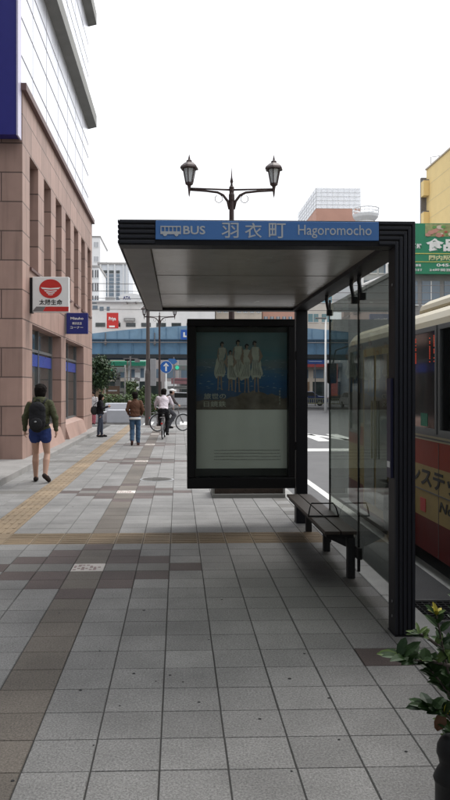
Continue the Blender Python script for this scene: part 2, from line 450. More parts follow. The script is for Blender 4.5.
# ================================================================== SETTING
g=MB(); g.add([(-900,-300,-.13),(900,-300,-.13),(900,1500,-.13),(-900,1500,-.13)],[(0,1,2,3)])
tag(g.build('road',M['asphalt'],fix=False),'grey asphalt road running past the bus stop towards the bridge','road',kind='structure')
P=.2987; X0=-.08; Y0=3.276
b=MB(); b.box(-16,1.62,-6,34.0,-.2,-.005)
tag(b.build('pavement_base',M['grout']),'dark joint bed under the pavement slabs','pavement',kind='structure')
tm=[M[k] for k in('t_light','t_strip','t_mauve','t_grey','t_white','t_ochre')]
pv=MB(); gp=.0035
def tile(x0,x1,y0,y1,mi,h=0.0):
    j=lambda q: random.uniform(-q,q)
    a,b_,c,d=x0+.0028+j(.0008),x1-.0028+j(.0008),y0+.0018+j(.0008),y1-.0018+j(.0008); z0,z1=-.005,h
    h+=random.uniform(-.0006,.0006); z1=h
    e=.0025
    pv.add([(a,c,z0),(b_,c,z0),(b_,d,z0),(a,d,z0),(a+e,c+e,z1),(b_-e,c+e,z1),(b_-e,d-e,z1),(a+e,d-e,z1)],
           [(4,5,6,7),(0,1,5,4),(1,2,6,5),(2,3,7,6),(3,0,4,7)],mi)
cols=[(X0+P*k,X0+P*(k+1),k) for k in range(-6,5)]+[(X0+P*5,1.62,5)]
for r in range(-30,103):
    y0=Y0+P*r; y1=y0+P
    rel=(r-12+8)%17-8                 # rows from the nearest diamond centre
    lat = r in (16,17)
    for (x0,x1,k) in cols:
        c=abs(k+3)
        mi=0
        if c==0: mi=1 if rel!=0 else 4
        if c==0 and abs(rel)==3: mi=2
        if c==1 and abs(rel) in (1,2): mi=2
        if c in (1,2) and rel==0: mi=3
        if c==2 and abs(rel)==1: mi=2
        if c==3 and rel==0: mi=2
        if r==4 and k==4: mi=2
        if k==5 and r%2==0: mi=3
        if lat: mi=5
        tile(x0,x1,y0,y1,mi)
    tile(-2.25,X0-6*P,y0,y1,5 if r>=16 else 0)
    for j in range(3):
        tile(-3.0+.25*j,-3.0+.25*(j+1),y0,y1,3 if rel==0 and r>14 else (5 if lat else 0))
for j in range(-40,21):             # wider slabs further left, out of the photo
    for i in range(10):
        if Y0+j*.6<9.3: tile(-9+.6*i,-9+.6*(i+1),Y0+j*.6-.0,Y0+(j+1)*.6,0)
# raised guiding bars
def bar(x0,x1,y0,y1):
    pv.box(x0,x1,y0,y1,-.001,.0045,5)
for (x0,x1,k) in cols+[(-2.6,-2.25,0),(-3.0,-2.65,0)]:
    for r in (16,17):
        for q in range(4):
            yy=Y0+P*r+.03+q*.068
            bar(x0+.015,x1-.015,yy,yy+.028)
for r in range(18,103):
    for q in range(4):
        xx=-2.25+.03+q*.09
        bar(xx,xx+.035,Y0+P*r+.015,Y0+P*(r+1)-.015)
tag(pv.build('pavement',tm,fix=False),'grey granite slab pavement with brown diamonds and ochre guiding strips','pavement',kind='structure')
tmk=MB()
for k in (12,29,46,63):
    y0=Y0+P*k; rs_=random.Random(k)
    for i in range(7):
        for j in range(5):
            if rs_.random()<.62: tmk.box(-.96+i*.037,-.935+i*.037+rs_.uniform(-.004,.008),y0+.05+j*.042,y0+.075+j*.042,.0,.0018)
tag(tmk.build('tile_mosaic',pm('mosaic_pink',(.28,.19,.18),.7),fix=False),'faint pinkish mosaic pattern on the white emblem slabs','mosaic',kind='structure')
kb=MB()
for i in range(-6,34):
    if i*1.0+1<=34: kb.box(1.625,1.80,i*1.0+.004,i*1.0+.996,-.2,.0)
for i in range(-16,2):
    kb.box(i*1.0+.004,i*1.0+.996 if i<1 else 1.62,34.005,34.18,-.2,.0)
tag(kb.build('kerb',M['kerb'],bevel=.012),'pale granite kerb between the pavement and the road','kerb',kind='structure')
# worn spots of gum on the slabs
gm_=MB()
for (px,py) in [(81,689),(134,673),(170,675),(183,682),(94,744),(14,778),(156,681),(305,655),(330,700),(292,773),(408,755),(222,600),(120,705),(100,650),(260,720),(60,612),(209,640),(340,742),(144,610),(290,680)]:
    dy=py-388; Z=1.655*756/dy; x=(px-178)/756*Z; rr=random.uniform(.005,.012)
    gm_.lathe([(rr,.0005),(rr*.7,.002)],(x,Z,.0005),n=9)
for i in range(14):
    x=random.uniform(-2.8,1.4); y=random.uniform(3,16); rr=random.uniform(.004,.012)
    gm_.lathe([(rr,.0005),(rr*.7,.002)],(x,y,.0005),n=7)
tag(gm_.build('gum_spots',M['blackm'],fix=False),'dark chewing gum spots trodden into the grey slabs','gum spots',kind='stuff')
# road markings
mk=MB()
def flat(x0,x1,y0,y1,z=-.126): mk.add([(x0,y0,z),(x1,y0,z),(x1,y1,z),(x0,y1,z)],[(0,1,2,3)])
flat(2.40,2.53,-6,20.5)
flat(2.4,9,21.2,22.1)
for i in range(7): flat(2.7+i*1.0,3.15+i*1.0,25.2,29.0)
for y in (36.5,): 
    for i in range(12): flat(-8+i*.9,-7.55+i*.9,y,y+3.5)
mk.add([(6.5,22.5,-.126),(6.9,22.5,-.126),(3.3,36,-.126),(3.0,36,-.126)],[(0,1,2,3)])
tag(mk.build('road_markings',M['paint'],fix=False),'worn white painted lines and crossing stripes on the road','road markings',kind='structure')

# manhole and gully grate
mh=thing('manhole_cover','round grey manhole cover set in the slabs ahead of the brown diamond','manhole',(-.38,13.7,0))
m_=MB(); m_.lathe([(.31,.001),(.31,.004),(.295,.005)],n=36); m_.build('rim',M['steel'],mh)
m_=MB(); m_.lathe([(.285,.003),(.28,.006)],n=36)
for i in range(-5,6):
    w=math.sqrt(max(0,.26**2-(i*.05)**2)); m_.box(-w,w,i*.05-.01,i*.05+.01,.005,.009)
m_.build('lid',M['t_grey'],mh)
gr=thing('gully_grate','black iron drain grate in the gutter just beyond the near shelter post','drain grate',(2.1,5.95,-.13))
m_=MB()
for i in range(9): m_.box(-.27,.27,-.25+i*.06,-.235+i*.06,.0,.02)
for i in range(10): m_.box(-.27+i*.058,-.26+i*.058,-.25,.25,.002,.018)
m_.build('bars',M['blackm'],gr)
m_=MB(); m_.box(-.31,.31,-.30,-.27,0,.022); m_.box(-.31,.31,.27,.30,0,.022); m_.box(-.31,-.28,-.27,.27,0,.022); m_.box(.28,.31,-.27,.27,0,.022)
m_.build('frame',M['steel'],gr)

# ================================================================== PINK STONE BUILDING
bd=thing('office_building','pink stone office building with white panelled upper storeys','building',(-3.35,16.4,0))
Lb=13.2; Dp=12.0
w=MB()
# coordinates: x<=0 into the building, y 0..Lb
bays=[(1.1,5.4),(6.3,10.55)]
zt=3.12; rec=.3
slots=[(.8+1.82*i,1.85+1.82*i) for i in range(7)]; slots=[s for s in slots if s[1]<Lb-.3]
zs0,zs1=4.35,6.9
TH=.55
# ground storey piers (thickness .55)
ys=[0]+[c for b_ in bays for c in b_]+[Lb]
for i in range(0,len(ys),2): w.box(-TH,0,ys[i],ys[i+1],0,zt)
w.box(-TH,0,0,Lb,zt,zs0)
ys=[0]+[c for b_ in slots for c in b_]+[Lb]
for i in range(0,len(ys),2): w.box(-TH,0,ys[i],ys[i+1],zs0,zs1)
w.box(-TH,0,0,Lb,zs1,8.05)
w.build('side_wall',M['pinkx'],bd)
w=MB(); w.box(-Dp,-.001,-.004,-.001,0,8.05) ; w.box(-Dp,-TH-.01,-.001,.5,0,8.05)
w.build('front_wall',M['pinky'],bd)
w=MB(); w.box(-Dp,-TH-.25,.5,Lb,0,8.05); w.build('inner_wall',M['shopglass'],bd)
w=MB(); w.box(-Dp,.10,-.08,Lb+.06,8.05,8.20); w.build('cornice',M['cornice'],bd)
w=MB(); w.box(-Dp,-.14,.0,Lb-.05,8.20,24); w.build('upper_wall',M['whitepanel'],bd)
w=MB()
for z in (9.05,9.9,10.6,11.1,13.0,13.75,14.3,15.0,17.4,18.2,19.0,20):
    w.box(-.14,-.132,0,Lb-.05,z,z+.028)
for k in range(1,7):
    w.box(-.14,-.136,k*1.9,k*1.9+.012,8.21,24)
w.build('panel_joints',M['pjoint'],bd)
for z in (11.75,15.75):
    w=MB(); w.prism([(-.14,z),(.18,z+.08),(.18,z+.52),(-.14,z+.62)],0,Lb+.02,'Y'); w.build('ledge',M['ledge'],bd)
# shop windows
for (a,b_) in bays:
    f=MB(); f.box(-rec-.05,-rec,a,b_,.62,zt); win=f.build('window',M['shopglass'],bd)
    f=MB()
    for yy in (a,(a+b_)/2,b_-.06): f.box(-rec,-rec+.05,yy,yy+.06,.62,zt-.001)
    f.box(-rec,-rec+.05,a+.06,b_-.06,2.55,2.62); f.box(-rec,-rec+.04,a+.06,b_-.06,.62,.70)
    f.build('window_frame',M['wframe'],win)
    f=MB(); f.box(-rec+.001,-rec+.03,a+.07,b_-.07,2.2,2.5); f.build('blue_band',M['bandblue'],win)
    f=MB(); f.prism([(-rec-.1,0),(.16,0),(-.02,.55),(-rec-.1,.70)],a+.003,b_-.003,'Y'); f.build('sloping_sill',M['pinkp'],bd)
for (a,b_) in slots:
    f=MB(); f.box(-.50,-.45,a,b_,zs0,zs1); win=f.build('window',M['shopglass'],bd)
    f=MB(); f.box(-.45,-.42,a,a+.05,zs0,zs1); f.box(-.45,-.42,b_-.05,b_,zs0,zs1); f.box(-.45,-.42,a+.05,b_-.05,zs0+1.2,zs0+1.26)
    f.build('window_frame',M['wframe'],win)
    f=MB(); f.prism([(-.44,zs0+.001),(.05,zs0-.03),(.05,zs0+.03),(-.44,zs0+.10)],a-.02,b_+.02,'Y'); f.build('sill',M['cornice'],bd)
w=MB(); w.box(-Dp,.37,-6.3,-.006,-.01,.12); w.box(.002,.37,-.006,Lb+.4,-.01,.12); w.box(-Dp,.002,Lb,Lb+.4,-.01,.12)
w.build('step',M['step'],bd,bevel=.01)

# large violet fascia sign
sg=thing('fascia_sign','huge dark violet sign high on the corner of the pink building','sign',(-3.4,16.05,0))
m_=MB(); m_.box(-5,0,0,.30,7.0,13); m_.build('panel',M['violet'],sg)
m_=MB(); m_.box(.001,.035,-.02,.32,6.98,13); m_.build('sky_lit_side',M['violetlit'],sg)  # pale colour paints sky light onto the side face of the sign

# white projecting sign with red emblem
s1=thing('projecting_sign','white projecting sign with red oval emblem and red stripe below it','sign',(-3.35,17.2,3.37))
m_=MB(); m_.box(.06,.88,0,.16,0,.80); m_.build('panel',M['white'],s1,bevel=.012)
m_=MB(); m_.box(0,.058,-.01,.17,-.02,.78); m_.build('bracket',M['black'],s1)
m_=MB()
m_.prism([(.47+.255*math.cos(2*PI*i/40),.53+.215*math.sin(2*PI*i/40)) for i in range(40)],-.006,-.001,'Y')
em=m_.build('emblem',M['red'],s1)
m_=MB()
for (hw,z,t) in ((.225,.545,.034),(.15,.485,.026),(.10,.44,.022),(.06,.40,.018)):
    m_.prism([(.47-hw,z+t*.5),(.47,z-t*.1),(.47+hw,z+t*.5),(.47+hw*.8,z-t*.7),(.47,z-t),(.47-hw*.8,z-t*.7)],-.009,-.0065,'Y')
m_.build('stripes',M['white'],em)
text('lettering','太陽生命',M['black'],s1,(.215,-.004,.165),(1,0,0),(0,0,1),.52,.125,.002,.012)
m_=MB(); m_.prism([(.30,.02),(.878,.02),(.878,.125),(.36,.125)],-.006,-.001,'Y'); m_.build('red_stripe',M['red'],s1)
m_=MB(); m_.prism([(.065,.02),(.296,.02),(.356,.125),(.15,.125)],-.006,-.001,'Y'); m_.build('dark_stripe',M['joint'],s1)

s2=thing('projecting_sign','small navy blue projecting sign with pale writing','sign',(-3.35,22.5,3.26))
m_=MB(); m_.box(.05,.68,0,.12,0,.62); m_.build('panel',M['navy'],s2,bevel=.01)
m_=MB(); m_.box(0,.048,.0,.12,.0,.60); m_.build('bracket',M['joint'],s2)
text('lettering','Mizuho',M['white'],s2,(.17,-.004,.42),(1,0,0),(0,0,1),.38,.075,.002,.02)
text('lettering','横浜支店',M['white'],s2,(.22,-.004,.27),(1,0,0),(0,0,1),.28,.08,.002,.01)
text('lettering','コーナー',M['white'],s2,(.16,-.004,.15),(1,0,0),(0,0,1),.38,.075,.002,.01)

# ================================================================== BUS SHELTER
sh=thing('bus_shelter','dark ribbed metal bus shelter with blue name sign along its roof','bus shelter',(0,5.0,0))
XL,XR=-.387,1.585; ZT,ZB=2.768,2.60; XP=1.445; YE=4.35
# roof body
m_=MB(); m_.box(XL+.002,XR-.002,.15,YE-.15,2.66,ZT-.004); m_.build('roof',M['frame'],sh)
m_=MB(); m_.box(-.185,1.40,.152,YE-.152,2.632,2.658)
ceil=m_.build('ceiling_panel',M['ceiling'],sh)
for yy in (1.55,2.85):
    m_=MB(); m_.box(-.184,1.399,yy,yy+.006,2.629,2.631); m_.build('panel_seam',M['rim'],ceil)
m_=MB(); m_.prism([(XL+.004,2.655),(XL+.004,2.612),(XL+.03,2.602),(-.187,2.602),(-.187,2.655)],.151,YE-.151,'Y')
m_.build('roof_rim',M['rim'],sh,bevel=.004)
m_=MB(); m_.box(1.402,XR-.004,.151,YE-.151,2.598,2.656); m_.build('side_rail',M['frame'],sh,bevel=.004)
# front and rear portals
for (y0,y1,nm) in ((0,.15,'front'),(YE-.15,YE,'rear')):
    m_=MB(); m_.box(XL,XR,y0,y1,ZB,ZT); m_.build('beam',M['frame'] ,sh,bevel=.004)
    m_=MB(); m_.box(XP,XR,y0,y1,0,ZB-.001); post=m_.build('post',M['frame'],sh,bevel=.004)
    m_=MB(); m_.box(XP-.004,XR+.016,y0-.016,y1+.004,.0005,.008); m_.build('base_plate',M['frame'],post)
# nested ribs on the front
m_=MB()
for i in range(5):
    z=ZT-.004-.0335*i; x=XR-.004-.0285*i; t=.021; d=-.012
    m_.box(XL+.003,-.152,d,-.0005,z-t,z)
    m_.box(1.338,x-t,d,-.0005,z-t,z)
    m_.box(x-t,x,d,-.0005,.01,z)
    # side returns of the left end
    m_.box(XL-.010,XL-.0005,-.010,YE,z-t,z)
m_.build('ribs',M['frame2'],sh,bevel=.003)
m_=MB(); m_.box(-.148,1.334,-.016,-.0005,2.634,2.758); sp=m_.build('name_sign',M['signblue'],sh,bevel=.003)
yb=-.0165
text('lettering','BUS',M['signtext'],sp,(.035,yb,2.668),(1,0,0),(0,0,1),.145,.056,.0015,.02)
for ch_,xx in (('羽',.288),('衣',.442),('町',.600)): text('lettering',ch_,M['signtext'],sp,(xx,yb,2.646),(1,0,0),(0,0,1),.112,.100,.0015,.008)
text('lettering','Hagoromocho',M['signtext'],sp,(.795,yb,2.648),(1,0,0),(0,0,1),.49,.088,.0015,.004)
ic=MB(); yi0,yi1=yb-.003,yb-.0005
x0,x1,z0,z1=-.115,.02,2.668,2.722
ic.box(x0,x1,yi0,yi1,z0,z0+.018); ic.box(x0,x1,yi0,yi1,z1-.008,z1)
for i in range(6):
    xx=x0+i*(x1-x0-.006)/5; ic.box(xx,xx+.006,yi0,yi1,z0+.018,z1-.008)
for xx in (x0+.03,x1-.03):
    ic.prism([(xx+.013*math.cos(2*PI*i/16),z0-.001+.013*math.sin(2*PI*i/16)) for i in range(16)],yi0-.001,yi1-.001,'Y')
ic.build('bus_symbol',M['signtext'],sp)
for post_y in (-.003,):
    for zz in (.12,.22,1.2,2.35):
        m_=MB(); m_.tube([(1.4435,.05,zz),(1.4395,.05,zz)],.010,8); m_.build('bolt',M['steel'],sh)
# glass wall
for (a,b_) in ((.20,1.43),(1.455,2.66)):
    m_=MB(); m_.box(1.545,1.555,a,b_,.22,2.50); gp_=m_.build('glass_panel',M['glass'],sh)
for yy in (1.44,2.67):
    m_=MB(); m_.box(1.541,1.559,yy-.006,yy+.006,.10,2.55); m_.build('glass_joint',M['black'],sh)
    m_=MB(); m_.box(1.53,1.57,yy-.05,yy+.05,.19,.29); m_.tube([(1.55,yy,.08),(1.55,yy,.19)],.014); m_.build('clamp',M['black'],sh,bevel=.004)
    for s_ in ((-.15,.13) if yy<2 else (0,)):
        m_=MB(); m_.tube([(1.52,yy+s_,2.597),(1.515,yy+s_,2.55),(1.53,yy+s_-.02,2.44)],[.02,.018,.016],8); m_.box(1.515,1.565,yy+s_-.045,yy+s_+.005,2.39,2.45); m_.build('clamp',M['black'],sh,bevel=.003)
m_=MB(); m_.box(1.425,1.443,.03,.12,1.05,1.72,0); ns=m_.build('notice_strip',pm('notice_navy',(.012,.014,.05),.4),sh)
m_=MB(); m_.box(1.421,1.4245,.04,.10,1.12,1.16); m_.build('notice_label',M['white'],ns)

# advertising case
ad=thing('advertising_case','black advertising case with sea poster hung beside the rear shelter post','advertising case',(.11,9.12,0))
AW=1.31; z0a,z1a=.44,2.49
m_=MB(); 
m_.box(0,AW,0,.20,z1a-.085,z1a); m_.box(0,AW,-.015,.20,z0a,z0a+.13)
m_.box(0,.10,0,.20,z0a+.131,z1a-.086); m_.box(AW-.08,AW,0,.20,z0a+.131,z1a-.086)
m_.box(.10,AW-.08,.13,.20,z0a+.131,z1a-.086)
m_.build('case',M['black'],ad,bevel=.008)
gray=M['poster_border']=pm('poster_border',(.035,.036,.034),.5,var=.1)
m_=MB(); m_.box(.101,AW-.081,.115,.128,z0a+.14,z1a-.09); m_.build('inner_border',gray,ad)
PX0,PX1=.115,1.225; PZ0,PZ1,PZM=.672,2.335,1.39
def poster_mat():
    m=bpy.data.materials.new('sea_print'); m.use_nodes=True; n=m.node_tree.nodes; l=m.node_tree.links.new
    b_=n['Principled BSDF']; b_.inputs['Roughness'].default_value=.5
    t=n.new('ShaderNodeTexCoord'); s=n.new('ShaderNodeSeparateXYZ'); l(t.outputs['Object'],s.inputs[0])
    x=n.new('ShaderNodeTexNoise'); x.inputs['Scale'].default_value=3; x.inputs['Detail'].default_value=8
    mp=n.new('ShaderNodeMapping'); mp.inputs['Scale'].default_value=(1.2,1,6); l(t.outputs['Object'],mp.inputs[0]); l(mp.outputs[0],x.inputs['Vector'])
    a=n.new('ShaderNodeMapRange'); a.inputs['From Min'].default_value=PZM; a.inputs['From Max'].default_value=PZ1; l(s.outputs['Z'],a.inputs['Value'])
    q=n.new('ShaderNodeMath'); q.operation='MULTIPLY_ADD'; q.inputs[1].default_value=.22; l(x.outputs['Fac'],q.inputs[0]); l(a.outputs[0],q.inputs[2])
    r=n.new('ShaderNodeValToRGB'); e=r.color_ramp.elements
    e[0].position=.12; e[0].color=(.07,.06,.052,1); e[1].position=.98; e[1].color=(.13,.22,.24,1)
    for p,c in((.28,(.035,.08,.17)),(.45,(.02,.11,.28)),(.60,(.06,.15,.26)),(.68,(.16,.2,.22)),(.80,(.09,.2,.24))):
        k=e.new(p); k.color=(*c,1)
    l(q.outputs[0],r.inputs[0]); l(r.outputs[0],b_.inputs['Base Color'])
    return m
m_=MB(); m_.box(PX0,PX1,.108,.1145,PZM,PZ1); ps=m_.build('poster_picture',poster_mat(),ad)
M['poster_white']=pm('poster_white',(.76,.77,.72),.6,var=.06,scale=2)
m_=MB(); m_.box(PX0,PX1,.108,.1145,PZ0,PZM-.001); pw=m_.build('poster_caption_area',M['poster_white'],ad)
# rocks and four figures in pale dresses, printed flat
M['print_dress']=pm('print_dress',(.52,.53,.45),.6,var=.25,scale=12)
M['print_skin']=pm('print_skin',(.30,.22,.17),.6,var=.2)
M['print_rock']=pm('print_rock',(.14,.115,.09),.6,var=.7,scale=9)
rk=MB(); pts=[(PX0+.001,PZM+.002)]
for i in range(25):
    x=PX0+.003+(PX1-PX0-.006)*i/24
    pts.append((x,PZM+.10+.12*math.exp(-((x-.82)/.34)**2)+random.uniform(-.02,.02)))
pts.append((PX1-.001,PZM+.002)); rk.prism(pts,.1065,.1078,'Y'); rk.build('printed_rocks',M['print_rock'],ps)
def blob(f,pts,mi,a,seed,amp=.006):
    r_=random.Random(seed); out=[]
    n_=len(pts)
    for i in range(n_):
        p,q=pts[i],pts[(i+1)%n_]
        for k in range(4):
            u=k/4; out.append((p[0]+(q[0]-p[0])*u+r_.uniform(-amp,amp)*.6,p[1]+(q[1]-p[1])*u+r_.uniform(-amp,amp)*.6))
    f.prism(out,a,a+.0005,'Y',mi)
def fig(cx,zh,sc,lean,k):
    f=MB(); a=.1046-.0009*k; r_=random.Random(k+40)
    hx=cx+r_.uniform(-.008,.008)
    blob(f,[(hx+.021*sc*math.cos(t),zh+.027*sc*math.sin(t)) for t in [2*PI*i/8 for i in range(8)]],1,a,k,.001)
    blob(f,[(hx-.026*sc,zh-.03*sc),(hx-.03*sc,zh+.012*sc),(hx-.012*sc,zh+.036*sc),(hx+.014*sc,zh+.036*sc),(hx+.03*sc,zh+.01*sc),(hx+.02*sc,zh+.005*sc),(hx-.01*sc,zh+.012*sc),(hx-.012*sc,zh-.02*sc)],2,a-.0002,k+9,.002)
    f.prism([(cx-.010,zh-.02*sc),(cx+.010,zh-.02*sc),(cx+.013,zh-.05*sc),(cx-.013,zh-.05*sc)],a,a+.0005,'Y',1)
    e=.03*math.sin(k*2.1)
    blob(f,[(cx-.048*sc,zh-.052*sc),(cx-.015*sc,zh-.045*sc),(cx+.015*sc,zh-.045*sc),(cx+.050*sc,zh-.052*sc),(cx+.044*sc,zh-.14*sc),(cx+.050*sc+lean,zh-.22*sc),(cx+.085*sc+lean+e,zh-.40*sc),(cx+.05*sc+lean+e,zh-.47*sc),(cx+lean,zh-.45*sc),(cx-.05*sc+lean+e,zh-.49*sc),(cx-.085*sc+lean+e,zh-.42*sc),(cx-.048*sc+lean,zh-.22*sc),(cx-.042*sc,zh-.14*sc)],0,a,k+3,.008)
    for j in range(5):     # printed drapery folds
        x=cx-.05*sc+j*.025*sc; blob(f,[(x*.5+cx*.5,zh-.22*sc),(x*.5+cx*.5+.006,zh-.22*sc),(x+lean+e+.010,zh-.42*sc),(x+lean+e,zh-.43*sc)],3,a-.0003,k*7+j,.003)
    for s_ in (-1,1):
        q=cx+s_*.018*sc+lean
        blob(f,[(q-.011,zh-.45*sc),(q+.011,zh-.45*sc),(q+.007+s_*.008,zh-.63*sc),(q+.016+s_*.012,zh-.65*sc),(q-.010+s_*.008,zh-.65*sc),(q-.006+s_*.006,zh-.62*sc)],1,a,k+5,.001)
        blob(f,[(cx+s_*.044*sc,zh-.055*sc),(cx+s_*.060*sc,zh-.075*sc),(cx+s_*(.072+.01*k)*sc,zh-.17*sc),(cx+s_*.05*sc,zh-.26*sc),(cx+s_*.040*sc,zh-.25*sc),(cx+s_*.055*sc,zh-.17*sc)],1,a-.0002,k+6,.002)
    f.build('printed_figure',[M['print_dress'],M['print_skin'],M['black'],M['print_fold']],ps)
M['print_fold']=pm('print_fold',(.22,.23,.20),.6,var=.3,scale=20)
fig(.43,2.19,.86,-.03,0); fig(.625,2.21,.93,-.01,1); fig(.73,2.165,.87,.0,2); fig(.835,2.20,.92,.015,3)
fig(.53,2.09,.72,.0,4)
sf=MB(); r_=random.Random(8)
for i in range(60):
    x=r_.uniform(PX0+.02,PX1-.06); zz=r_.choice((1.98,1.90,1.80,1.72,1.66))+r_.uniform(-.02,.02); w_=r_.uniform(.01,.07)
    sf.prism([(x,zz),(x+w_*.5,zz-.003),(x+w_,zz),(x+w_*.5,zz+r_.uniform(.002,.006))],.1070,.1076,'Y')
tag(sf.build('printed_surf',pm('print_surf',(.30,.38,.42),.6,var=.3),ps),kind='stuff')
for (t,zz) in (('旅世の',1.52),('日鏡鉄',1.425)):
    text('lettering',t,M['print_dress'],ps,(PX0+.09,.104,zz),(1,0,0),(0,0,1),.27,.07,.001,.01)
for i,c in enumerate('東京都写真'):
    text('lettering',c,M['print_dress'],ps,(PX1-.10,.104,1.60-i*.037),(1,0,0),(0,0,1),.022,.028,.001)
for i in range(4):
    lt=MB(); x=.335
    while x<PX1-.085:
        ww=random.uniform(.008,.016); lt.box(x,x+ww*.45,.106,.1075,.775+i*.038,.775+i*.038+random.uniform(.007,.013)); x+=ww
    lt.build('text_line',M['joint'],pw)
m_=MB(); m_.box(.101,AW-.081,.02,.026,z0a+.132,z1a-.087); m_.build('front_glass',glass_mat('case_glass',(.90,.93,.91),dirt=.01, ior=1.28),ad)
m_=MB(); m_.box(AW+.001,AW+.03,.06,.14,.9,1.0); m_.box(AW+.001,AW+.03,.06,.14,2.0,2.1); m_.build('mounting',M['black'],ad)

# bench inside the shelter
bn=thing('bench','narrow dark slatted bench along the glass wall of the shelter','bench',(1.27,6.5,0))
for x in (0,.145):
    m_=MB(); m_.box(x,x+.135,0,2.3,.385,.415); m_.build('seat_slat',M['wood'],bn,bevel=.005)
m_=MB(); m_.box(.02,.26,.04,2.26,.355,.384); m_.build('seat_frame',M['blackm'],bn)
for yy in (.02,1.1,2.15):
    m_=MB(); m_.box(.205,.27,yy,yy+.075,0,.354)
    m_.prism([(.02,.354),(.194,.354),(.194,.27)],yy+.02,yy+.07,'Y'); m_.build('leg',M['blackm'],bn,bevel=.005)
m_=MB(); m_.tube([(-.02,.72,.418),(-.005,.72,.50),(.01,.72,.548),(.22,.72,.548),(.25,.72,.50),(.275,.72,.418)],.0065,8)
m_.tube([(-.02,.72,.424),(.275,.72,.424)],.008,8)
m_.build('armrest',M['black'],bn,smooth=True)

# low planter behind the case
pl=thing('planter','low metal edged planter trough at the foot of the lamp post','planter',(.52,11.35,0))
m_=MB(); m_.box(0,1.1,0,.03,.0,.06); m_.box(0,1.1,.62,.65,0,.2); m_.box(0,.03,.031,.619,0,.2); m_.box(1.07,1.1,.031,.619,0,.2)
m_.build('frame',M['ledge'],pl,bevel=.004)
m_=MB(); m_.box(.031,1.069,.06,.618,.001,.15); m_.build('soil',M['soil'],pl)

# ================================================================== LAMP POSTS
def make_lamp():
    t=thing('street_lamp','tall brown twin lantern lamp post rising behind the bus shelter roof','street lamp',(.835,11.75,0),0,'twin lantern lamp posts')
    m_=MB(); m_.lathe([(.13,0),(.13,.12),(.10,.16),(.095,.5),(.06,.6),(.052,1.0),(.045,3.0),(.037,4.55),(.046,4.58),(.046,4.66),(.036,4.69),(.040,4.78),(.026,4.80)],n=18)
    m_.build('pole',M['brown'],t,smooth=False)
    m_=MB(); m_.lathe([(.024,4.80),(.014,4.83),(.026,4.87),(.012,4.93),(.004,5.05),(.001,5.10)],n=10); m_.build('finial',M['brown'],t,smooth=True)
    for s in (-1,1):
        a=MB()
        a.tube([(s*.03,0,4.44),(s*.06,0,4.56),(s*.13,0,4.655),(s*.22,0,4.70),(s*.40,0,4.72),(s*.66,0,4.735)],[.024,.022,.021,.02,.018,.016],8)
        a.tube([(s*.02,0,4.74),(s*.66,0,4.76)],[.016,.012],8)
        # small scrolls
        pts=[(s*(.20+.06*math.cos(th)),0,4.60+.06*math.sin(th)) for th in [R(x) for x in range(60,-260,-25)]]
        a.tube(pts,.005,6)
        a.build('arm',M['brown'],t,smooth=True)
        x=s*.66
        ln=MB(); ln.lathe([(.001,4.62),(.012,4.66),(.018,4.72),(.022,4.76),(.03,4.80),(.06,4.82),(.062,4.845)],(x,0,0),n=8)
        for k in range(6):
            an=2*PI*k/6+.3
            ln.tube([(x+.058*math.cos(an),.058*math.sin(an),4.84),(x+.102*math.cos(an),.102*math.sin(an),5.06)],.008,6)
        lo=ln.build('lantern',M['brown'],t)
        c=MB(); c.lathe([(.145,5.055),(.15,5.07),(.135,5.10),(.085,5.145),(.05,5.165),(.045,5.19),(.02,5.205),(.014,5.24),(.002,5.29)],(x,0,0),n=6,rot0=.3); c.build('cap',M['brown'],lo)
        gl=MB(); gl.lathe([(.05,4.85),(.092,5.054)],(x,0,0),n=6,rot0=.3); gl.build('lamp_glass',M['lampglass'],lo)
    return t
lamp=make_lamp()
l2=copy_tree(lamp); l2.location=(-.80,32.8,0); l2['label']='distant brown twin lantern lamp post beside the utility pole'

# ================================================================== BUS
bus=thing('bus','cream and dark red city bus standing at the kerb behind the glass','bus',(2.4,10.74,-.13))
BL=9.0; BW=2.2
z=lambda v: v+.13
body=MB()
prof=[(0.0,z(.07)),(0,z(.40)),(0,z(.905)),(0,z(1.15)),(0,z(1.20)),(0,z(2.24)),(.015,z(2.30)),(.06,z(2.37)),(.15,z(2.43)),(.30,z(2.47)),(.6,z(2.50)),(1.1,z(2.51)),
      (1.6,z(2.50)),(1.9,z(2.47)),(2.05,z(2.43)),(2.14,z(2.37)),(2.185,z(2.30)),(2.2,z(2.24)),(2.2,z(1.2)),(2.2,z(1.15)),(2.2,z(.905)),(2.2,z(.40)),(2.2,z(.07))]
pm_=[3,2,1,0,4,0,0,0,0,0,0,0,0,0,0,0,0,4,0,1,2,3]
ysec=[(0,.10),(-.04,.05),(-.12,.015),(-.3,0),(-BL+.2,0),(-BL,.05)]
n=len(prof); vs=[]
for (yy,ins) in ysec:
    for (x,zz) in prof:
        f=1-ins*2/BW
        vs.append((BW/2+(x-BW/2)*f, yy, zz-(ins*.9 if zz>z(2.2) else 0)))
body.v=vs
for i in range(len(ysec)-1):
    for k in range(n-1):
        body.f.append([i*n+k,i*n+k+1,(i+1)*n+k+1,(i+1)*n+k]); body.m.append(pm_[k])
    body.f.append([i*n+n-1,i*n,(i+1)*n,(i+1)*n+n-1]); body.m.append(5)
body.f.append(list(range(n))); body.m.append(0)
body.f.append(list(range((len(ysec)-1)*n,len(ysec)*n))); body.m.append(0)
bo=body.build('body',[M['cream'],M['orange'],M['buspanel'],M['darkred'],M['wframe'],M['black']],bus)
bm_=bo.modifiers.new('b','BEVEL'); bm_.width=.01; bm_.segments=2; bm_.limit_method='ANGLE'; bm_.angle_limit=R(60)
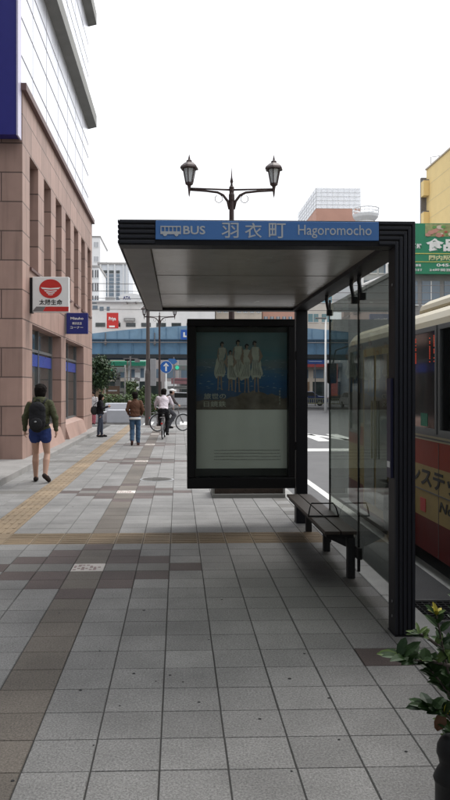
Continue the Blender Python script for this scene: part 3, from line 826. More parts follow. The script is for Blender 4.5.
# side windows
def side_window(ya,yb,z0,z1,nm='window'):
    m_=MB(); m_.box(-.006,.02,ya,yb,z(z0),z(z1)); o=m_.build(nm,M['busglass'],bus)
    m_=MB(); t=.045
    m_.box(-.022,-.0005,ya-t,yb+t,z(z0)-t,z(z0)); m_.box(-.022,-.0005,ya-t,yb+t,z(z1),z(z1)+t)
    m_.box(-.022,-.0005,ya-t,ya,z(z0)+.001,z(z1)-.001); m_.box(-.022,-.0005,yb,yb+t,z(z0)+.001,z(z1)-.001)
    m_.build('window_frame',M['wframe'],o); return o
wins=[]
y=-2.78
wpos=[(-3.80,-2.80),(-4.92,-3.94),(-6.04,-5.06),(-7.16,-6.18),(-8.7,-7.3)]
for (a,b_) in wpos: wins.append(side_window(a,b_,1.27,2.19))
# door
m_=MB(); m_.box(-.008,.02,-2.25,-1.05,z(.12),z(2.15)); dr=m_.build('door',M['buspanel'],bus)
for (a,b_) in ((-2.18,-1.70),(-1.60,-1.12)):
    m_=MB(); m_.box(-.014,-.0085,a,b_,z(.22),z(2.05)); m_.build('door_glass',M['busglass'],dr)
for a in (-1.73,-1.60):
    m_=MB(); m_.tube([(-.04,a,z(.8)),(-.04,a,z(1.5))],.012,8); m_.build('door_handle',M['cream'],dr)
side_window(-.82,-.35,1.1,2.15)
m_=MB(); m_.box(.14,2.06,.004,.03,z(1.0),z(2.2)); m_.build('windscreen',M['busglass'],bus,bevel=.01)
m_=MB(); m_.box(.3,1.9,.004,.03,z(2.24),z(2.40)); m_.build('destination_display',M['black'],bus)
for x in (.25,1.75):
    m_=MB(); m_.box(x,x+.22,.002,.03,z(.45),z(.62)); m_.build('headlight',M['white'],bus,bevel=.01)
m_=MB(); m_.box(.05,2.15,.0,.06,z(.08),z(.32)); m_.build('bumper',M['darkred'],bus,bevel=.02)
m_=MB(); m_.tube([(.02,-.05,z(2.25)),(-.12,.12,z(2.2)),(-.16,.14,z(2.0))],.012,8); mi_=m_.build('mirror_arm',M['black'],bus)
m_=MB(); m_.box(-.24,-.10,.12,.17,z(1.72),z(2.02)); m_.build('mirror',M['black'],mi_,bevel=.02)
# roof units
m_=MB()
sec=[(.28,2.47),(.31,2.56),(.40,2.62),(.6,2.65),(1.6,2.65),(1.8,2.62),(1.89,2.56),(1.92,2.47)]
m_.prism([(a,z(b_)) for a,b_ in sec],-6.5,-2.35,'Y'); m_.build('roof_unit',M['cream'],bus,bevel=.04)
# wheels (arches cut in as dark rings)
for (yy) in (-2.62,-7.2):
    for x,sd in ((.0,-1),(BW,1)):
        m_=MB()
        m_.prism([(yy+.50*math.cos(t),max(z(.07),.43+.50*math.sin(t))) for t in [PI*i/20 for i in range(21)]],x+sd*.004-.002,x+sd*.004+.002,'X')
        m_.build('wheel_arch',M['black'],bus)
        m_=MB(); m_.torus((x+sd*.0-sd*.02,yy,.43),.32,.11,'X',32,10); wh=m_.build('wheel',M['rubber'],bus,smooth=True)
        m_=MB(); m_.tube([(x-sd*.05,yy,.43),(x+sd*.03,yy,.43)],[.25,.24],24); m_.build('rim',M['steel'],wh)
m_=MB(); m_.box(-.004,-.0005,-BL+.4,-2.3,z(.655),z(.667)); m_.build('trim_line',M['joint'],bus)
for yy in (-2.30,-3.85,-5.0,-6.1,-7.8):
    m_=MB(); m_.box(-.003,-.0004,yy-.005,yy+.005,z(.09),z(1.14)); m_.build('panel_seam',M['joint'],bus)
m_=MB(); m_.box(-.005,-.0005,-BL+.4,-2.3,z(1.165),z(1.18)); m_.build('trim_line',M['joint'],bus)
text('lettering','ノンステップバス',M['black'],bus,(-.001,10.74-8.07-10.74+8.07-2.67,z(.70)),(0,-1,0),(0,0,1),2.72,.185,.003,.03)
text('lettering','Non Step Bus',M['black'],bus,(-.001,-3.87,z(.49)),(0,-1,0),(0,0,1),1.5,.125,.003,.02,.2)
m_=MB(); m_.box(-.005,-.0005,-3.49,-3.33,z(.45),z(.58)); m_.build('access_sticker',M['red'],bus)
m_=MB(); m_.box(-.009,-.0066,-3.56,-3.36,z(1.285),z(1.41)); m_.build('window_notice',M['green'],wins[0])
m_=MB()
random.seed(3)
for yy,wd in ((-3.20,.012),(-3.625,.008),(-3.75,.012)):
    for k in range(16):
        if random.random()<.8: m_.box(-.0095,-.0067,yy-wd,yy+wd,z(1.90+k*.016),z(1.90+k*.016)+.009)
m_.build('display_lights',M['led_red'],wins[0])

# ================================================================== PEOPLE
def nrm(v): return Vector(v).normalized()
def make_person(name_label, loc, rz, J, cols, voxel=.011, hair='short', top='jacket', bottom='trousers', h=1.72, group=None, scale=1.0, hood=False, bushy=1.06):
    """J: joints in metres for a 1.72 m adult facing +Y"""
    t=thing('person',name_label,'person',loc,rz,group); t.scale=(scale,)*3
    V={k:Vector(v) for k,v in J.items()}
    B=MB()
    pel,chest,neck,head=V['pelvis'],V['chest'],V['neck'],V['head']
    up=(chest-pel).normalized(); fw=V.get('fwd',Vector((0,1,0)))
    side=fw.cross(up).normalized(); 
    rot=Matrix((side,fw.normalized(),up)).transposed()
    B.ell(pel+up*.02,(.155,.105,.13),rot=rot); B.ell(pel+(chest-pel)*.5,(.13,.095,.2),rot=rot); B.ell(chest-up*.03,(.165,.105,.17),rot=rot)
    B.cap(chest+up*.06,neck+up*.02,.075,.055); B.cap(neck,head-Vector((0,0,.04)),.054,.052)
    hf=V.get('hfwd',fw).normalized(); hs=hf.cross(Vector((0,0,1))).normalized(); hr=Matrix((hs,hf,Vector((0,0,1)))).transposed()
    B.ell(head+Vector((0,0,.015)),(.074,.092,.10),rot=hr); B.ell(head+hf*.018-Vector((0,0,.06)),(.055,.065,.055),rot=hr)
    B.cap(head+hf*.085+Vector((0,0,.0)),head+hf*.103-Vector((0,0,.028)),.009,.014)       # nose
    B.cap(head+hf*.072-hs*.02-Vector((0,0,.058)),head+hf*.072+hs*.02-Vector((0,0,.058)),.010,.010) # lips
    for s in (-1,1): B.ell(head+hs*s*.076,(.012,.022,.032),rot=hr)
    for sd in 'LR':
        sh_,el,wr=V['sh'+sd],V['el'+sd],V['wr'+sd]
        B.ell(sh_,.058); B.cap(chest+up*.03,sh_,.08,.058); B.cap(sh_,el,.048,.038); B.cap(el,wr,.038,.024)
        d=(wr-el).normalized(); pd=Vector((-1 if sd=='L' else 1,0,0)); inn=(-pd-d*(-pd).dot(d)).normalized()
        fr=d.cross(inn).normalized(); 
        if fr.dot(fw)<0: fr=-fr
        palm=wr+d*.05; B.cap(wr,palm+fr*.012,.024,.024); B.cap(wr+d*.02,palm-fr*.018+d*.01,.022,.02)
        for i,(o_,ln) in enumerate(((.026,.062),(.009,.070),(-.009,.065),(-.026,.05))):
            a=palm+fr*o_+d*.015; b_=a+d*ln*.55+inn*.008; c=b_+d*ln*.35+inn*.022
            B.cap(a,b_,.0095,.009,8); B.cap(b_,c,.009,.008,8)
        a=wr+d*.025+fr*.02; B.cap(a,a+d*.03+fr*.025+inn*.01,.012,.010,8); B.cap(a+d*.03+fr*.025+inn*.01,a+d*.055+fr*.028+inn*.02,.010,.009,8)
        hp,kn,an=V['hip'+sd],V['kn'+sd],V['an'+sd]; toe=V['toe'+sd]
        B.cap(hp,hp+(kn-hp)*.5,.088,.072); B.cap(hp+(kn-hp)*.5,kn,.072,.054); 
        cf=kn+(an-kn)*.32-fw*.015
        B.cap(kn,cf,.054,.061); B.cap(cf,an,.060,.036)
        B.cap(an,an+(toe-an)*.5-Vector((0,0,.0)),.038,.035); B.cap(an+(toe-an)*.4,toe,.035,.03)
    fused(B,'body',cols['skin'],t,voxel,2)
    # hair
    H=MB()
    if hair!='cap':
        H.ell(head-hf*.018+Vector((0,0,.042)),(.090*bushy,.100*bushy,.094*bushy),rot=hr); H.ell(head-hf*.038+Vector((0,0,-.01)),(.084*bushy,.078*bushy,.10),rot=hr)
        H.ell(head+hf*.045+Vector((0,0,.085)),(.07,.05,.04),rot=hr)
        rs=random.Random(5)
        for i in range(26):
            a=rs.uniform(0,2*PI); e=rs.uniform(.1,1.3); q=hr@Vector((.085*math.cos(a)*math.cos(e),.09*math.sin(a)*math.cos(e),.085*math.sin(e)))*bushy
            if (hr.inverted()@q).y>.05 and q.z<.04: continue
            H.ell(head-hf*.018+Vector((0,0,.045))+q,.018,8)
        if hair=='long':
            H.cap(head-hf*.06,head-hf*.09-Vector((0,0,.26)),.07,.045); 
            for s in(-1,1): H.cap(head+hs*s*.07,head+hs*s*.075-hf*.02-Vector((0,0,.20)),.03,.02)
        fused(H,'hair',M['hair'],t,voxel,2)
    else:
        H.ell(head-hf*.03+Vector((0,0,.0)),(.082,.08,.08),rot=hr); fused(H,'hair',M['hair'],t,voxel,2)
        C=MB(); C.ell(head+Vector((0,0,.065)),(.092,.105,.062),rot=hr); C.cap(head+hf*.08+Vector((0,0,.055)),head+hf*.15+Vector((0,0,.045)),.035,.03)
        fused(C,'cap',cols['cap'],t,voxel,2)
    # face
    F=MB()
    for s in (-1,1): F.ell(head+hf*.084+hs*s*.03+Vector((0,0,.012)),(.011,.007,.006),8,rot=hr)
    F.build('eyes',M['black'],t,smooth=True)
    # top
    T=MB(); thk=.028 if top in('jacket','hoodie') else .016
    hem=V.get('hem',pel-up*.02)
    T.ell(chest-up*.02,(.17+thk,.115+thk,.185),rot=rot); T.ell(pel+(chest-pel)*.45,(.145+thk,.11+thk,.23),rot=rot)
    T.ell(hem+up*.05,(.158+thk,.118+thk,.10),rot=rot)
    T.cap(chest+up*.07,neck-up*.01,.10,.075)
    for sd in 'LR':
        sh_,el,wr=V['sh'+sd],V['el'+sd],V['wr'+sd]
        T.cap(chest+up*.04,sh_-Vector((0,0,.012)),.088,.056+thk*.4); 
        if top=='shirt':
            T.cap(sh_,el,.068,.062)
            T.cap(el,wr-(wr-el)*.15,.055,.042)
        else:
            T.cap(sh_-Vector((0,0,.01)),el,.060+thk*.35,.052+thk*.3); T.cap(el,wr-(wr-el).normalized()*.02,.054+thk*.3,.042)
            T.ell(el,.062)
    if hood:
        T.ell(neck-fw*.075-Vector((0,0,.03)),(.125,.075,.07),rot=rot); T.cap(neck+side*.08+fw*.02,neck-side*.08+fw*.02,.05,.05); T.cap(neck+side*.085-fw*.03,neck-fw*.09-side*0,.05,.06); T.cap(neck-side*.085-fw*.03,neck-fw*.09,.05,.06)
    fused(T,top,cols['top'],t,voxel,2)
    Bt=MB(); Bt.ell(pel+up*.01,(.172,.128,.13),rot=rot)
    for sd in 'LR':
        hp,kn,an=V['hip'+sd],V['kn'+sd],V['an'+sd]
        if bottom=='shorts': Bt.cap(hp,hp+(kn-hp)*.30,.108,.108,16)
        else:
            w1=1.0 if bottom=='trousers' else .88
            Bt.cap(hp,hp+(kn-hp)*.5,.103*w1,.088*w1); Bt.cap(hp+(kn-hp)*.5,kn,.088*w1,.074*w1); Bt.cap(kn,kn+(an-kn)*.34-fw*.012,.076*w1,.078*w1+.004); Bt.cap(kn+(an-kn)*.34-fw*.012,an+(kn-an)*.08,.078*w1+.003,.060*w1)
    fused(Bt,bottom,cols['bottom'],t,voxel,2)
    for sd in 'LR':
        an,toe=V['an'+sd],V['toe'+sd]
        Sx=MB(); heel=an-(toe-an).normalized()*.035-Vector((0,0,.03))
        dn=Vector((0,0,-.028))
        Sx.cap(heel,toe+dn*.3,.042,.040); Sx.cap(an+dn,an+(toe-an)*.6,.045,.042); Sx.cap(an+(toe-an)*.5,toe+(toe-an)*.12,.042,.036)
        fused(Sx,'shoe',cols['shoe'],t,voxel,1)
    return t
def walk(stride=.18,arm=.10,lift='R'):
    J=dict(pelvis=(0,0,.93),chest=(0,.02,1.30),neck=(0,.02,1.45),head=(0,.04,1.585))
    J.update(shL=(-.172,.02,1.385),shR=(.172,.02,1.385),hipL=(-.09,0,.90),hipR=(.09,0,.90))
    a=1 if lift=='R' else -1
    J.update(elL=(-.245,-.01+arm*.3*a,1.13),elR=(.25,-.01-arm*.3*a,1.13),wrL=(-.235,.05+arm*a,.89),wrR=(.245,.05-arm*a,.90))
    F,Bk=('L','R') if lift=='R' else ('R','L')
    sF=-1 if F=='L' else 1
    J['kn'+F]=(sF*.095,stride*.55,.50); J['an'+F]=(sF*.095,stride*.6,.075); J['toe'+F]=(sF*.11,stride*.6+.17,.04)
    J['kn'+Bk]=(-sF*.095,.02,.485); J['an'+Bk]=(-sF*.09,-stride-.10,.14); J['toe'+Bk]=(-sF*.10,-stride+.03,.045)
    return J
def fab(name,col,var=.15): return pm(name,col,.9,var=var,scale=9,bump=.5,bscale=25,spec=.2)
J=walk(.14,.04); J['anR']=(.13,-.16,.15); J['toeR']=(.16,-.02,.05); J['knR']=(.12,.03,.49); J['anL']=(-.10,.10,.075); J['toeL']=(-.13,.26,.04); J['elL']=(-.265,0,1.14); J['wrL']=(-.275,.03,.91); J['elR']=(.27,-.02,1.14); J['wrR']=(.285,0,.91); J['head']=(0,.05,1.575)
p1=make_person('person in olive hoodie and blue shorts walking away with bare legs',(-2.42,13.35,0),R(-4),J,
  dict(skin=M['skin'],top=fab('olive_cloth',(.060,.064,.034)),bottom=fab('blue_shorts',(.028,.045,.15)),shoe=fab('dark_shoe',(.03,.022,.02))),voxel=.0085,top='hoodie',bottom='shorts',hood=True,bushy=1.22)
# backpack carried by that person: a thing of its own
bk=thing('backpack','black backpack on the back of the person in the olive hoodie','backpack',(-2.42,13.35,0),R(-4))
Q=MB(); Q.ell((0,-.19,1.28),(.15,.085,.14)); Q.ell((0,-.20,1.08),(.155,.095,.20)); Q.ell((0,-.19,1.18),(.152,.09,.2))
fused(Q,'bag',fab('backpack_cloth',(.016,.016,.018)),bk,.01,3)
Q=MB(); Q.ell((0,-.275,1.04),(.115,.04,.11)); pk=fused(Q,'front_pocket',fab('backpack_cloth2',(.022,.022,.024)),bk,.008,3)
Q=MB(); Q.ell((0,-.315,1.075),(.022,.006,.015),10); Q.build('badge',M['steel'],pk,smooth=True)
for s in (-1,1):
    Q=MB(); Q.tube([(s*.09,-.14,1.38),(s*.115,-.02,1.475),(s*.125,.10,1.45),(s*.13,.172,1.33),(s*.145,.15,1.15),(s*.16,.0,1.03),(s*.14,-.14,1.0)],.016,8); Q.build('strap',M['blackm'],bk,smooth=True)
Q=MB(); Q.tube([(-.04,-.15,1.41),(-.03,-.15,1.455),(.03,-.15,1.455),(.04,-.15,1.41)],.008,6); Q.build('handle',M['blackm'],bk,smooth=True)

J=walk(.10,.02,'L'); J['elL']=(-.25,.0,1.14); J['elR']=(.25,.0,1.14); J['wrL']=(-.20,.12,.98); J['wrR']=(.20,.12,.98)
p2=make_person('person in brown jacket and blue jeans walking away up the middle',(-1.24,21.9,0),R(2),J,
  dict(skin=M['skin'],top=fab('brown_jacket',(.11,.055,.035)),bottom=fab('jeans',(.055,.10,.165)),shoe=fab('brown_shoe',(.075,.035,.03))),top='jacket',scale=.90)
Q=MB(); Q.lathe([(.19,.83),(.192,.90)],n=24); Q.v=[(x,y*.78,zz) for x,y,zz in Q.v]; Q.build('shirt_hem',M['white'],p2,smooth=True)
J=dict(pelvis=(0,0,.93),chest=(0,.0,1.30),neck=(0,.02,1.45),head=(0,.05,1.575),hfwd=(0,1,-.15),shL=(-.17,.0,1.40),shR=(.17,.0,1.40),hipL=(-.085,0,.90),hipR=(.085,0,.90),
  elL=(-.20,.06,1.14),elR=(.20,.06,1.14),wrL=(-.10,.30,1.20),wrR=(.08,.30,1.22),knL=(-.08,.05,.5),knR=(.08,-.03,.5),anL=(-.08,.06,.075),anR=(.08,-.08,.075),toeL=(-.09,.22,.04),toeR=(.09,.08,.04))
p3=make_person('woman in black top and slim jeans standing by the wall looking at a phone',(-2.62,25.6,0),R(-85),J,
  dict(skin=M['skin'],top=fab('black_top',(.014,.013,.016)),bottom=fab('slim_jeans',(.05,.06,.085)),shoe=fab('black_shoe',(.012,.012,.012))),voxel=.012,hair='long',top='jacket',bottom='slim_trousers',scale=.85)
ph=thing('mobile_phone','tiny dark mobile phone held by the woman in the black top','phone',(-2.62+.33*.85,25.6+.0,1.255*.85),R(-85))
Q=MB(); Q.box(-.036,.036,-.004,.004,-.06,.08); Q.build('case',M['black'],ph,bevel=.003); Q=MB(); Q.box(-.032,.032,-.0055,-.0045,-.05,.07); Q.build('screen',M['shopglass'],ph)
hb=thing('shoulder_bag','black shoulder bag hanging behind the woman with the phone','bag',(-2.62-.2,25.6,0),R(-85))
Q=MB(); Q.ell((0,0,.88),(.08,.13,.14)); Q.ell((0,0,.95),(.06,.12,.10)); fused(Q,'bag',M['blackm'],hb,.012,2)
Q=MB(); Q.tube([(0,-.08,.98),(0,.02,1.12),(.0,.16,1.215),(.0,.12,1.1),(0,.08,.98)],.012,6); Q.build('strap',M['blackm'],hb)

# bicycles
def make_bike(label, loc, rz, group='bicycles being ridden'):
    t=thing('bicycle',label,'bicycle',loc,rz,group)
    for yy in (-.52,.54):
        m_=MB(); m_.torus((0,yy,.33),.31,.020,'X',36,8); wh=m_.build('wheel',M['rubber'],t,smooth=True)
        m_=MB(); m_.torus((0,yy,.33),.285,.010,'X',36,6); m_.tube([(-.03,yy,.33),(.03,yy,.33)],.022,8)
        for k in range(18):
            a=2*PI*k/18; m_.tube([((-1)**k*.018,yy,.33),(0,yy+.285*math.cos(a),.33+.285*math.sin(a))],.0022,4)
        m_.build('rim',M['steel'],wh)
        m_=MB(); pts=[(0,yy+.345*math.cos(R(a)),.33+.345*math.sin(R(a))) for a in range(20,190 if yy<0 else 150,15)]
        m_.tube(pts,.014,6); m_.build('mudguard',M['steel'],t)
    m_=MB()
    bb=(0,-.07,.28); st=(0,-.20,.72); hd=(0,.34,.80); hl=(0,.37,.66)
    m_.tube([bb,st],.016,8); m_.tube([st,hd],.014,8); m_.tube([bb,hl],.019,8); m_.tube([hd,hl],.02,8)
    for s in (-1,1):
        m_.tube([bb,(s*.05,-.52,.33)],.009,6); m_.tube([st,(s*.05,-.52,.33)],.008,6); m_.tube([hl,(s*.045,.54,.33)],.011,6)
    m_.build('frame',M['joint'],t,smooth=True)
    m_=MB(); m_.tube([st,(0,-.225,.82)],.012,8); m_.ell((0,-.26,.86),(.09,.11,.035),12); m_.ell((0,-.15,.86),(.035,.10,.03),10); m_.build('saddle',M['black'],t,smooth=True)
    m_=MB(); m_.tube([hd,(0,.32,.98)],.012,8); m_.tube([(-.29,.16,1.0),(-.26,.28,1.02),(-.08,.34,.98),(.08,.34,.98),(.26,.28,1.02),(.29,.16,1.0)],.012,8); m_.build('handlebar',M['steel'],t,smooth=True)
    m_=MB(); 
    m_.tube([(-.06,-.07,.28),(.06,-.07,.28)],.02,8); m_.tube([(.05,-.07,.28),(.058,-.07,.28)],.09,18); cs=m_.build('crankset',M['black'],t)
    for s in (-1,1):
        m_=MB(); m_.tube([(s*.06,-.07,.28),(s*.09,-.07+s*.0,.28-s*.16)],.010,6); m_.box(s*.13-.05,s*.13+.05,-.10,-.04,.28-s*.16-.012,.28-s*.16+.012); m_.build('pedal',M['black'],cs)
    m_=MB()
    for zz in (.80,.90,1.0):
        m_.tube([(-.16,.42,zz),(.16,.42,zz),(.16,.66,zz),(-.16,.66,zz),(-.16,.42,zz)],.005,5)
    for xx in (-.16,-.08,0,.08,.16):
        m_.tube([(xx,.42,1.0),(xx,.42,.8),(xx,.66,.8),(xx,.66,1.0)],.0035,4)
    m_.build('basket',M['joint'],t)
    m_=MB(); m_.box(-.07,.07,-.78,-.42,.70,.715); m_.tube([(0,-.6,.70),(.05,-.52,.35)],.007,5); m_.tube([(0,-.6,.70),(-.05,-.52,.35)],.007,5); m_.build('rear_rack',M['joint'],t)
    m_=MB(); m_.box(-.03,.03,-.86,-.84,.50,.55); m_.build('reflector',M['red'],t)
    return t
make_bike('bicycle seen from behind under the rider in the white shirt',(-.47,24.9,0),R(-3))
make_bike('bicycle seen from the side under the rider in the white cap',(-.30,29.0,0),R(-66))
ride=dict(pelvis=(0,-.24,.93),chest=(0,-.06,1.24),neck=(0,.02,1.38),head=(0,.08,1.50),fwd=(0,.85,-.5),hfwd=(0,1,0),shL=(-.18,-.01,1.33),shR=(.18,-.01,1.33),hipL=(-.09,-.22,.92),hipR=(.09,-.22,.92),
  elL=(-.27,.07,1.12),elR=(.27,.07,1.12),wrL=(-.29,.20,1.02),wrR=(.29,.20,1.02),knL=(-.12,.10,.84),knR=(.12,.14,.62),anL=(-.12,-.10,.50),anR=(.12,-.12,.20),toeL=(-.13,.05,.46),toeR=(.13,.03,.15))
ride['fwd']=Vector((0,.87,-.5))
p4=make_person('cyclist in white shirt and black trousers riding away',(-.47,24.9,0),R(-3),ride,
  dict(skin=M['skin'],top=fab('white_shirt',(.62,.56,.60),.06),bottom=fab('black_trousers',(.014,.014,.016)),shoe=fab('black_shoe',(.012,.012,.012))),voxel=.012,top='shirt')
p5=make_person('cyclist in grey clothes and white cap riding across to the right',(-.30,29.0,0),R(-66),ride,
  dict(skin=M['skin'],top=fab('grey_top',(.075,.065,.065)),bottom=fab('grey_trousers',(.06,.062,.07)),shoe=fab('black_shoe',(.012,.012,.012)),cap=M['white']),voxel=.014,top='jacket',hair='cap')
J=dict(pelvis=(0,0,.93),chest=(0,.0,1.30),neck=(0,.02,1.45),head=(0,.04,1.585),shL=(-.18,.0,1.40),shR=(.18,.0,1.40),hipL=(-.085,0,.90),hipR=(.085,0,.90),
  elL=(-.22,.0,1.14),elR=(.22,.0,1.14),wrL=(-.22,.06,.90),wrR=(.22,.06,.92),knL=(-.08,.05,.5),knR=(.08,-.03,.5),anL=(-.08,.06,.075),anR=(.08,-.08,.075),toeL=(-.09,.22,.04),toeR=(.09,.08,.04))
p6=make_person('far person in white top and pink skirt near the corner tree',(-4.05,36.5,-.13),R(150),J,
  dict(skin=M['skin'],top=fab('white_top',(.55,.52,.52),.06),bottom=fab('pink_cloth',(.42,.12,.15)),shoe=fab('black_shoe',(.012,.012,.012))),voxel=.016,top='shirt',scale=.93)

# ================================================================== VEGETATION
def leaf(mb,p,d,nrm_,ln,wd,mi=0,curl=.15):
    d=Vector(d).normalized(); n_=Vector(nrm_); n_=(n_-d*n_.dot(d)).normalized(); s=d.cross(n_)
    st=[(0,.04),(.2,.78),(.5,1.0),(.8,.72),(1,0.06)]
    vs=[]
    for (a,w_) in st:
        c=Vector(p)+d*ln*a-n_*ln*curl*a*a
        vs+= [c-s*wd*.5*w_+n_*wd*.15*w_, c, c+s*wd*.5*w_+n_*wd*.15*w_]
    fs=[]
    for i in range(4):
        fs+=[(i*3,i*3+1,i*3+4,i*3+3),(i*3+1,i*3+2,i*3+5,i*3+4)]
    mb.add(vs,fs,mi)
random.seed(11)
shb=thing('shrub','young leafy shrub with yellow tip at the near right corner','shrub',(.86,2.30,0))
lv=MB(); stm=MB()
def branch(pts,leaves,sz=.055,tip=None):
    sz*=.95
    stm.tube(pts,[.006-.0035*i/(len(pts)-1) for i in range(len(pts))],6)
    P_=[Vector(p) for p in pts]; leaves=int(leaves*2.9)
    tot=len(P_)-1
    for i in range(leaves):
        u=.25+.75*i/max(1,leaves-1); k=min(int(u*tot),tot-1); f=u*tot-k
        p=P_[k].lerp(P_[k+1],f); ax=(P_[k+1]-P_[k]).normalized()
        a=i*2.4+random.uniform(-.3,.3)
        sd=(Vector((math.cos(a),math.sin(a)*.6,.25))); d=(ax*.75+sd).normalized()
        leaf(lv,p,d,Vector((0,-.5,1)),sz*random.uniform(.8,1.35),sz*.62*random.uniform(.85,1.2),random.choice((0,0,0,0,0,1,4)),random.uniform(.05,.5))
    d=(P_[-1]-P_[-2]).normalized(); leaf(lv,P_[-1],d,Vector((0,-.4,1)),sz,sz*.4,tip if tip is not None else 0)
# local coordinates round the root; visible part is x<0
branch([(0,0,.25),(-.02,-.01,.5),(-.01,0,.70),(-.045,.0,.85),(-.065,0,.955)],9,.045,2)
branch([(-.02,0,.80),(-.08,0,.815),(-.14,-.01,.82),(-.19,-.01,.835)],11,.055)
branch([(0,0,.62),(-.05,0,.66),(-.10,0,.675)],7,.055)
branch([(0,0,.68),(-.05,0,.745),(-.085,0,.79)],6,.05)
branch([(-.01,0,.9),(.01,0,1.0)],4,.035,1)
branch([(0,0,.3),(.05,.03,.6),(.10,.02,.85),(.09,0,.95)],16,.055,2)
branch([(0,0,.3),(.10,-.04,.5),(.2,-.05,.72),(.24,-.04,.8)],14,.055)
branch([(0,0,.3),(.02,.08,.55),(.03,.15,.8)],12,.055)
branch([(0,0,.4),(.12,.05,.6),(.22,.1,.66)],12,.055)
# tip rosettes
for a in range(7):
    t=a*2*PI/7; leaf(lv,(-.065,0,.957),(math.cos(t)*.8,math.sin(t)*.5,.55),(0,-.3,1),.032,.014,2 if a%3 else 1)
for a in range(5):
    leaf(lv,(-.12,0,.90),(-1+.5*a,.2,.12*a),(0,-.5,1),.04,.012,1)
branch([(-.045,0,.85),(-.09,0,.885),(-.12,0,.90)],3,.03,1)
leaf(lv,(-.05,0,.66),(-.15,0,-1),(0,-1,.1),.065,.04,3); leaf(lv,(-.03,0,.69),(.1,0,-1),(0,-1,.1),.05,.035,2)
for (x,zz) in ((-.02,.60),(0,.55),(.03,.58),(-.02,.5),(.02,.45)): leaf(lv,(x,0,zz),(random.uniform(-1,1),.3,.3),(0,-.5,1),.05,.025,0)
lv.build('leaves',[M['leaf'],M['leaf2'],M['leafy'],M['leafb'],pm('leaf_deep',(.012,.03,.010),.5,spec=.2,var=.4,scale=20)],shb,fix=False)
stm.build('stems',M['bark'],shb,smooth=True)
pt=thing('plant_pot','dark low pot holding the near right shrub','pot',(1.07,2.40,-.02))
m_=MB(); m_.lathe([(.13,0),(.16,.02),(.19,.27),(.205,.28),(.205,.31),(.18,.31),(.17,.27)],n=24); m_.build('pot',M['blackm'],pt,smooth=False)
m_=MB(); m_.lathe([(.168,.26),(.15,.285)],n=20); m_.build('soil',M['soil'],pt)
bl=thing('bollard_post','black iron post with rounded knob top under the shrub','post',(.835,2.28,-.085))
m_=MB(); m_.lathe([(.07,0),(.07,.05),(.05,.07),(.05,.535),(.053,.54),(.056,.55),(.045,.575),(.036,.59),(.040,.61),(.046,.625),(.044,.65),(.034,.67),(.02,.68),(.002,.682)],n=20); m_.build('post',M['black'],bl,smooth=True)

def tree(label,loc,h,rx,ry,ch,nl,sz,mats,group=None,seed=1,trunk=.09):
    rs=random.Random(seed)
    t=thing('tree',label,'tree',loc,0,group)
    tk=MB(); top=h-ch*.45
    tk.tube([(0,0,0),(.03,0,h*.25),(-.02,.02,h*.5),(0,0,top)],[trunk,trunk*.8,trunk*.6,trunk*.3],10)
    cl=[]
    for i in range(14):
        a=rs.uniform(0,2*PI); e=rs.uniform(-.7,1); r_=rs.uniform(.35,.95)
        c=Vector((rx*r_*math.cos(a)*math.sqrt(max(0,1-e*e*.7)),ry*r_*math.sin(a)*math.sqrt(max(0,1-e*e*.7)),h-ch/2+ch/2*e*.85)); cl.append((c,rs.uniform(.28,.5)*min(rx,ch/2)))
        tk.tube([(0,0,max(h*.35,c.z-ch*.4)),c*.5+Vector((0,0,c.z*.5-.05)),c],[trunk*.35,trunk*.2,.01],6)
    tk.build('trunk',M['bark'],t,smooth=True)
    cr=MB()
    for (c,r_) in cl:
        for i in range(nl//14):
            q=Vector((rs.gauss(0,1),rs.gauss(0,1),rs.gauss(0,.8))); q=q.normalized()*r_*rs.uniform(.3,1.15)
            leaf(cr,c+q,(rs.uniform(-1,1),rs.uniform(-1,1),rs.uniform(-.8,.6)),(rs.uniform(-1,1),rs.uniform(-1,1),1),sz*rs.uniform(.7,1.3),sz*.6,rs.choice((0,0,0,1)),.2)
    cr.build('crown',mats,t,fix=False); return t
M['leafd']=pm('leaf_dark',(.030,.058,.022),.6,var=.4,scale=3)
M['leafd2']=pm('leaf_mid',(.06,.095,.035),.6,var=.4,scale=3)
tree('dark green street tree beside the corner of the pink building',(-4.85,44,-.13),3.75,1.0,1.0,2.3,4800,.15,[M['leafd'],M['leafd2']],seed=4,trunk=.10)
tree('small green tree behind the man in the brown jacket',(-3.3,58,-.13),2.4,1.0,.9,1.5,2200,.16,[M['leafd2'],M['leaf2']],seed=9,trunk=.09)
# hedge
hd=MB(); rs=random.Random(2)
for i in range(5200):
    q=(rs.uniform(-2.2,1.6),rs.uniform(-.5,.5),rs.uniform(0.05,1.25+.15*math.sin(i)))
    leaf(hd,q,(rs.uniform(-1,1),rs.uniform(-1,1),rs.uniform(-.3,1)),(rs.uniform(-1,1),rs.uniform(-1,1),1),.12,.07,rs.choice((0,1)),.2)
ho=thing('hedge','yellow green clipped hedge beyond the crossing','hedge',(-2.6,47,-.13)); hd.build('foliage',[M['leaf2'],M['leafd2']],ho,fix=False)

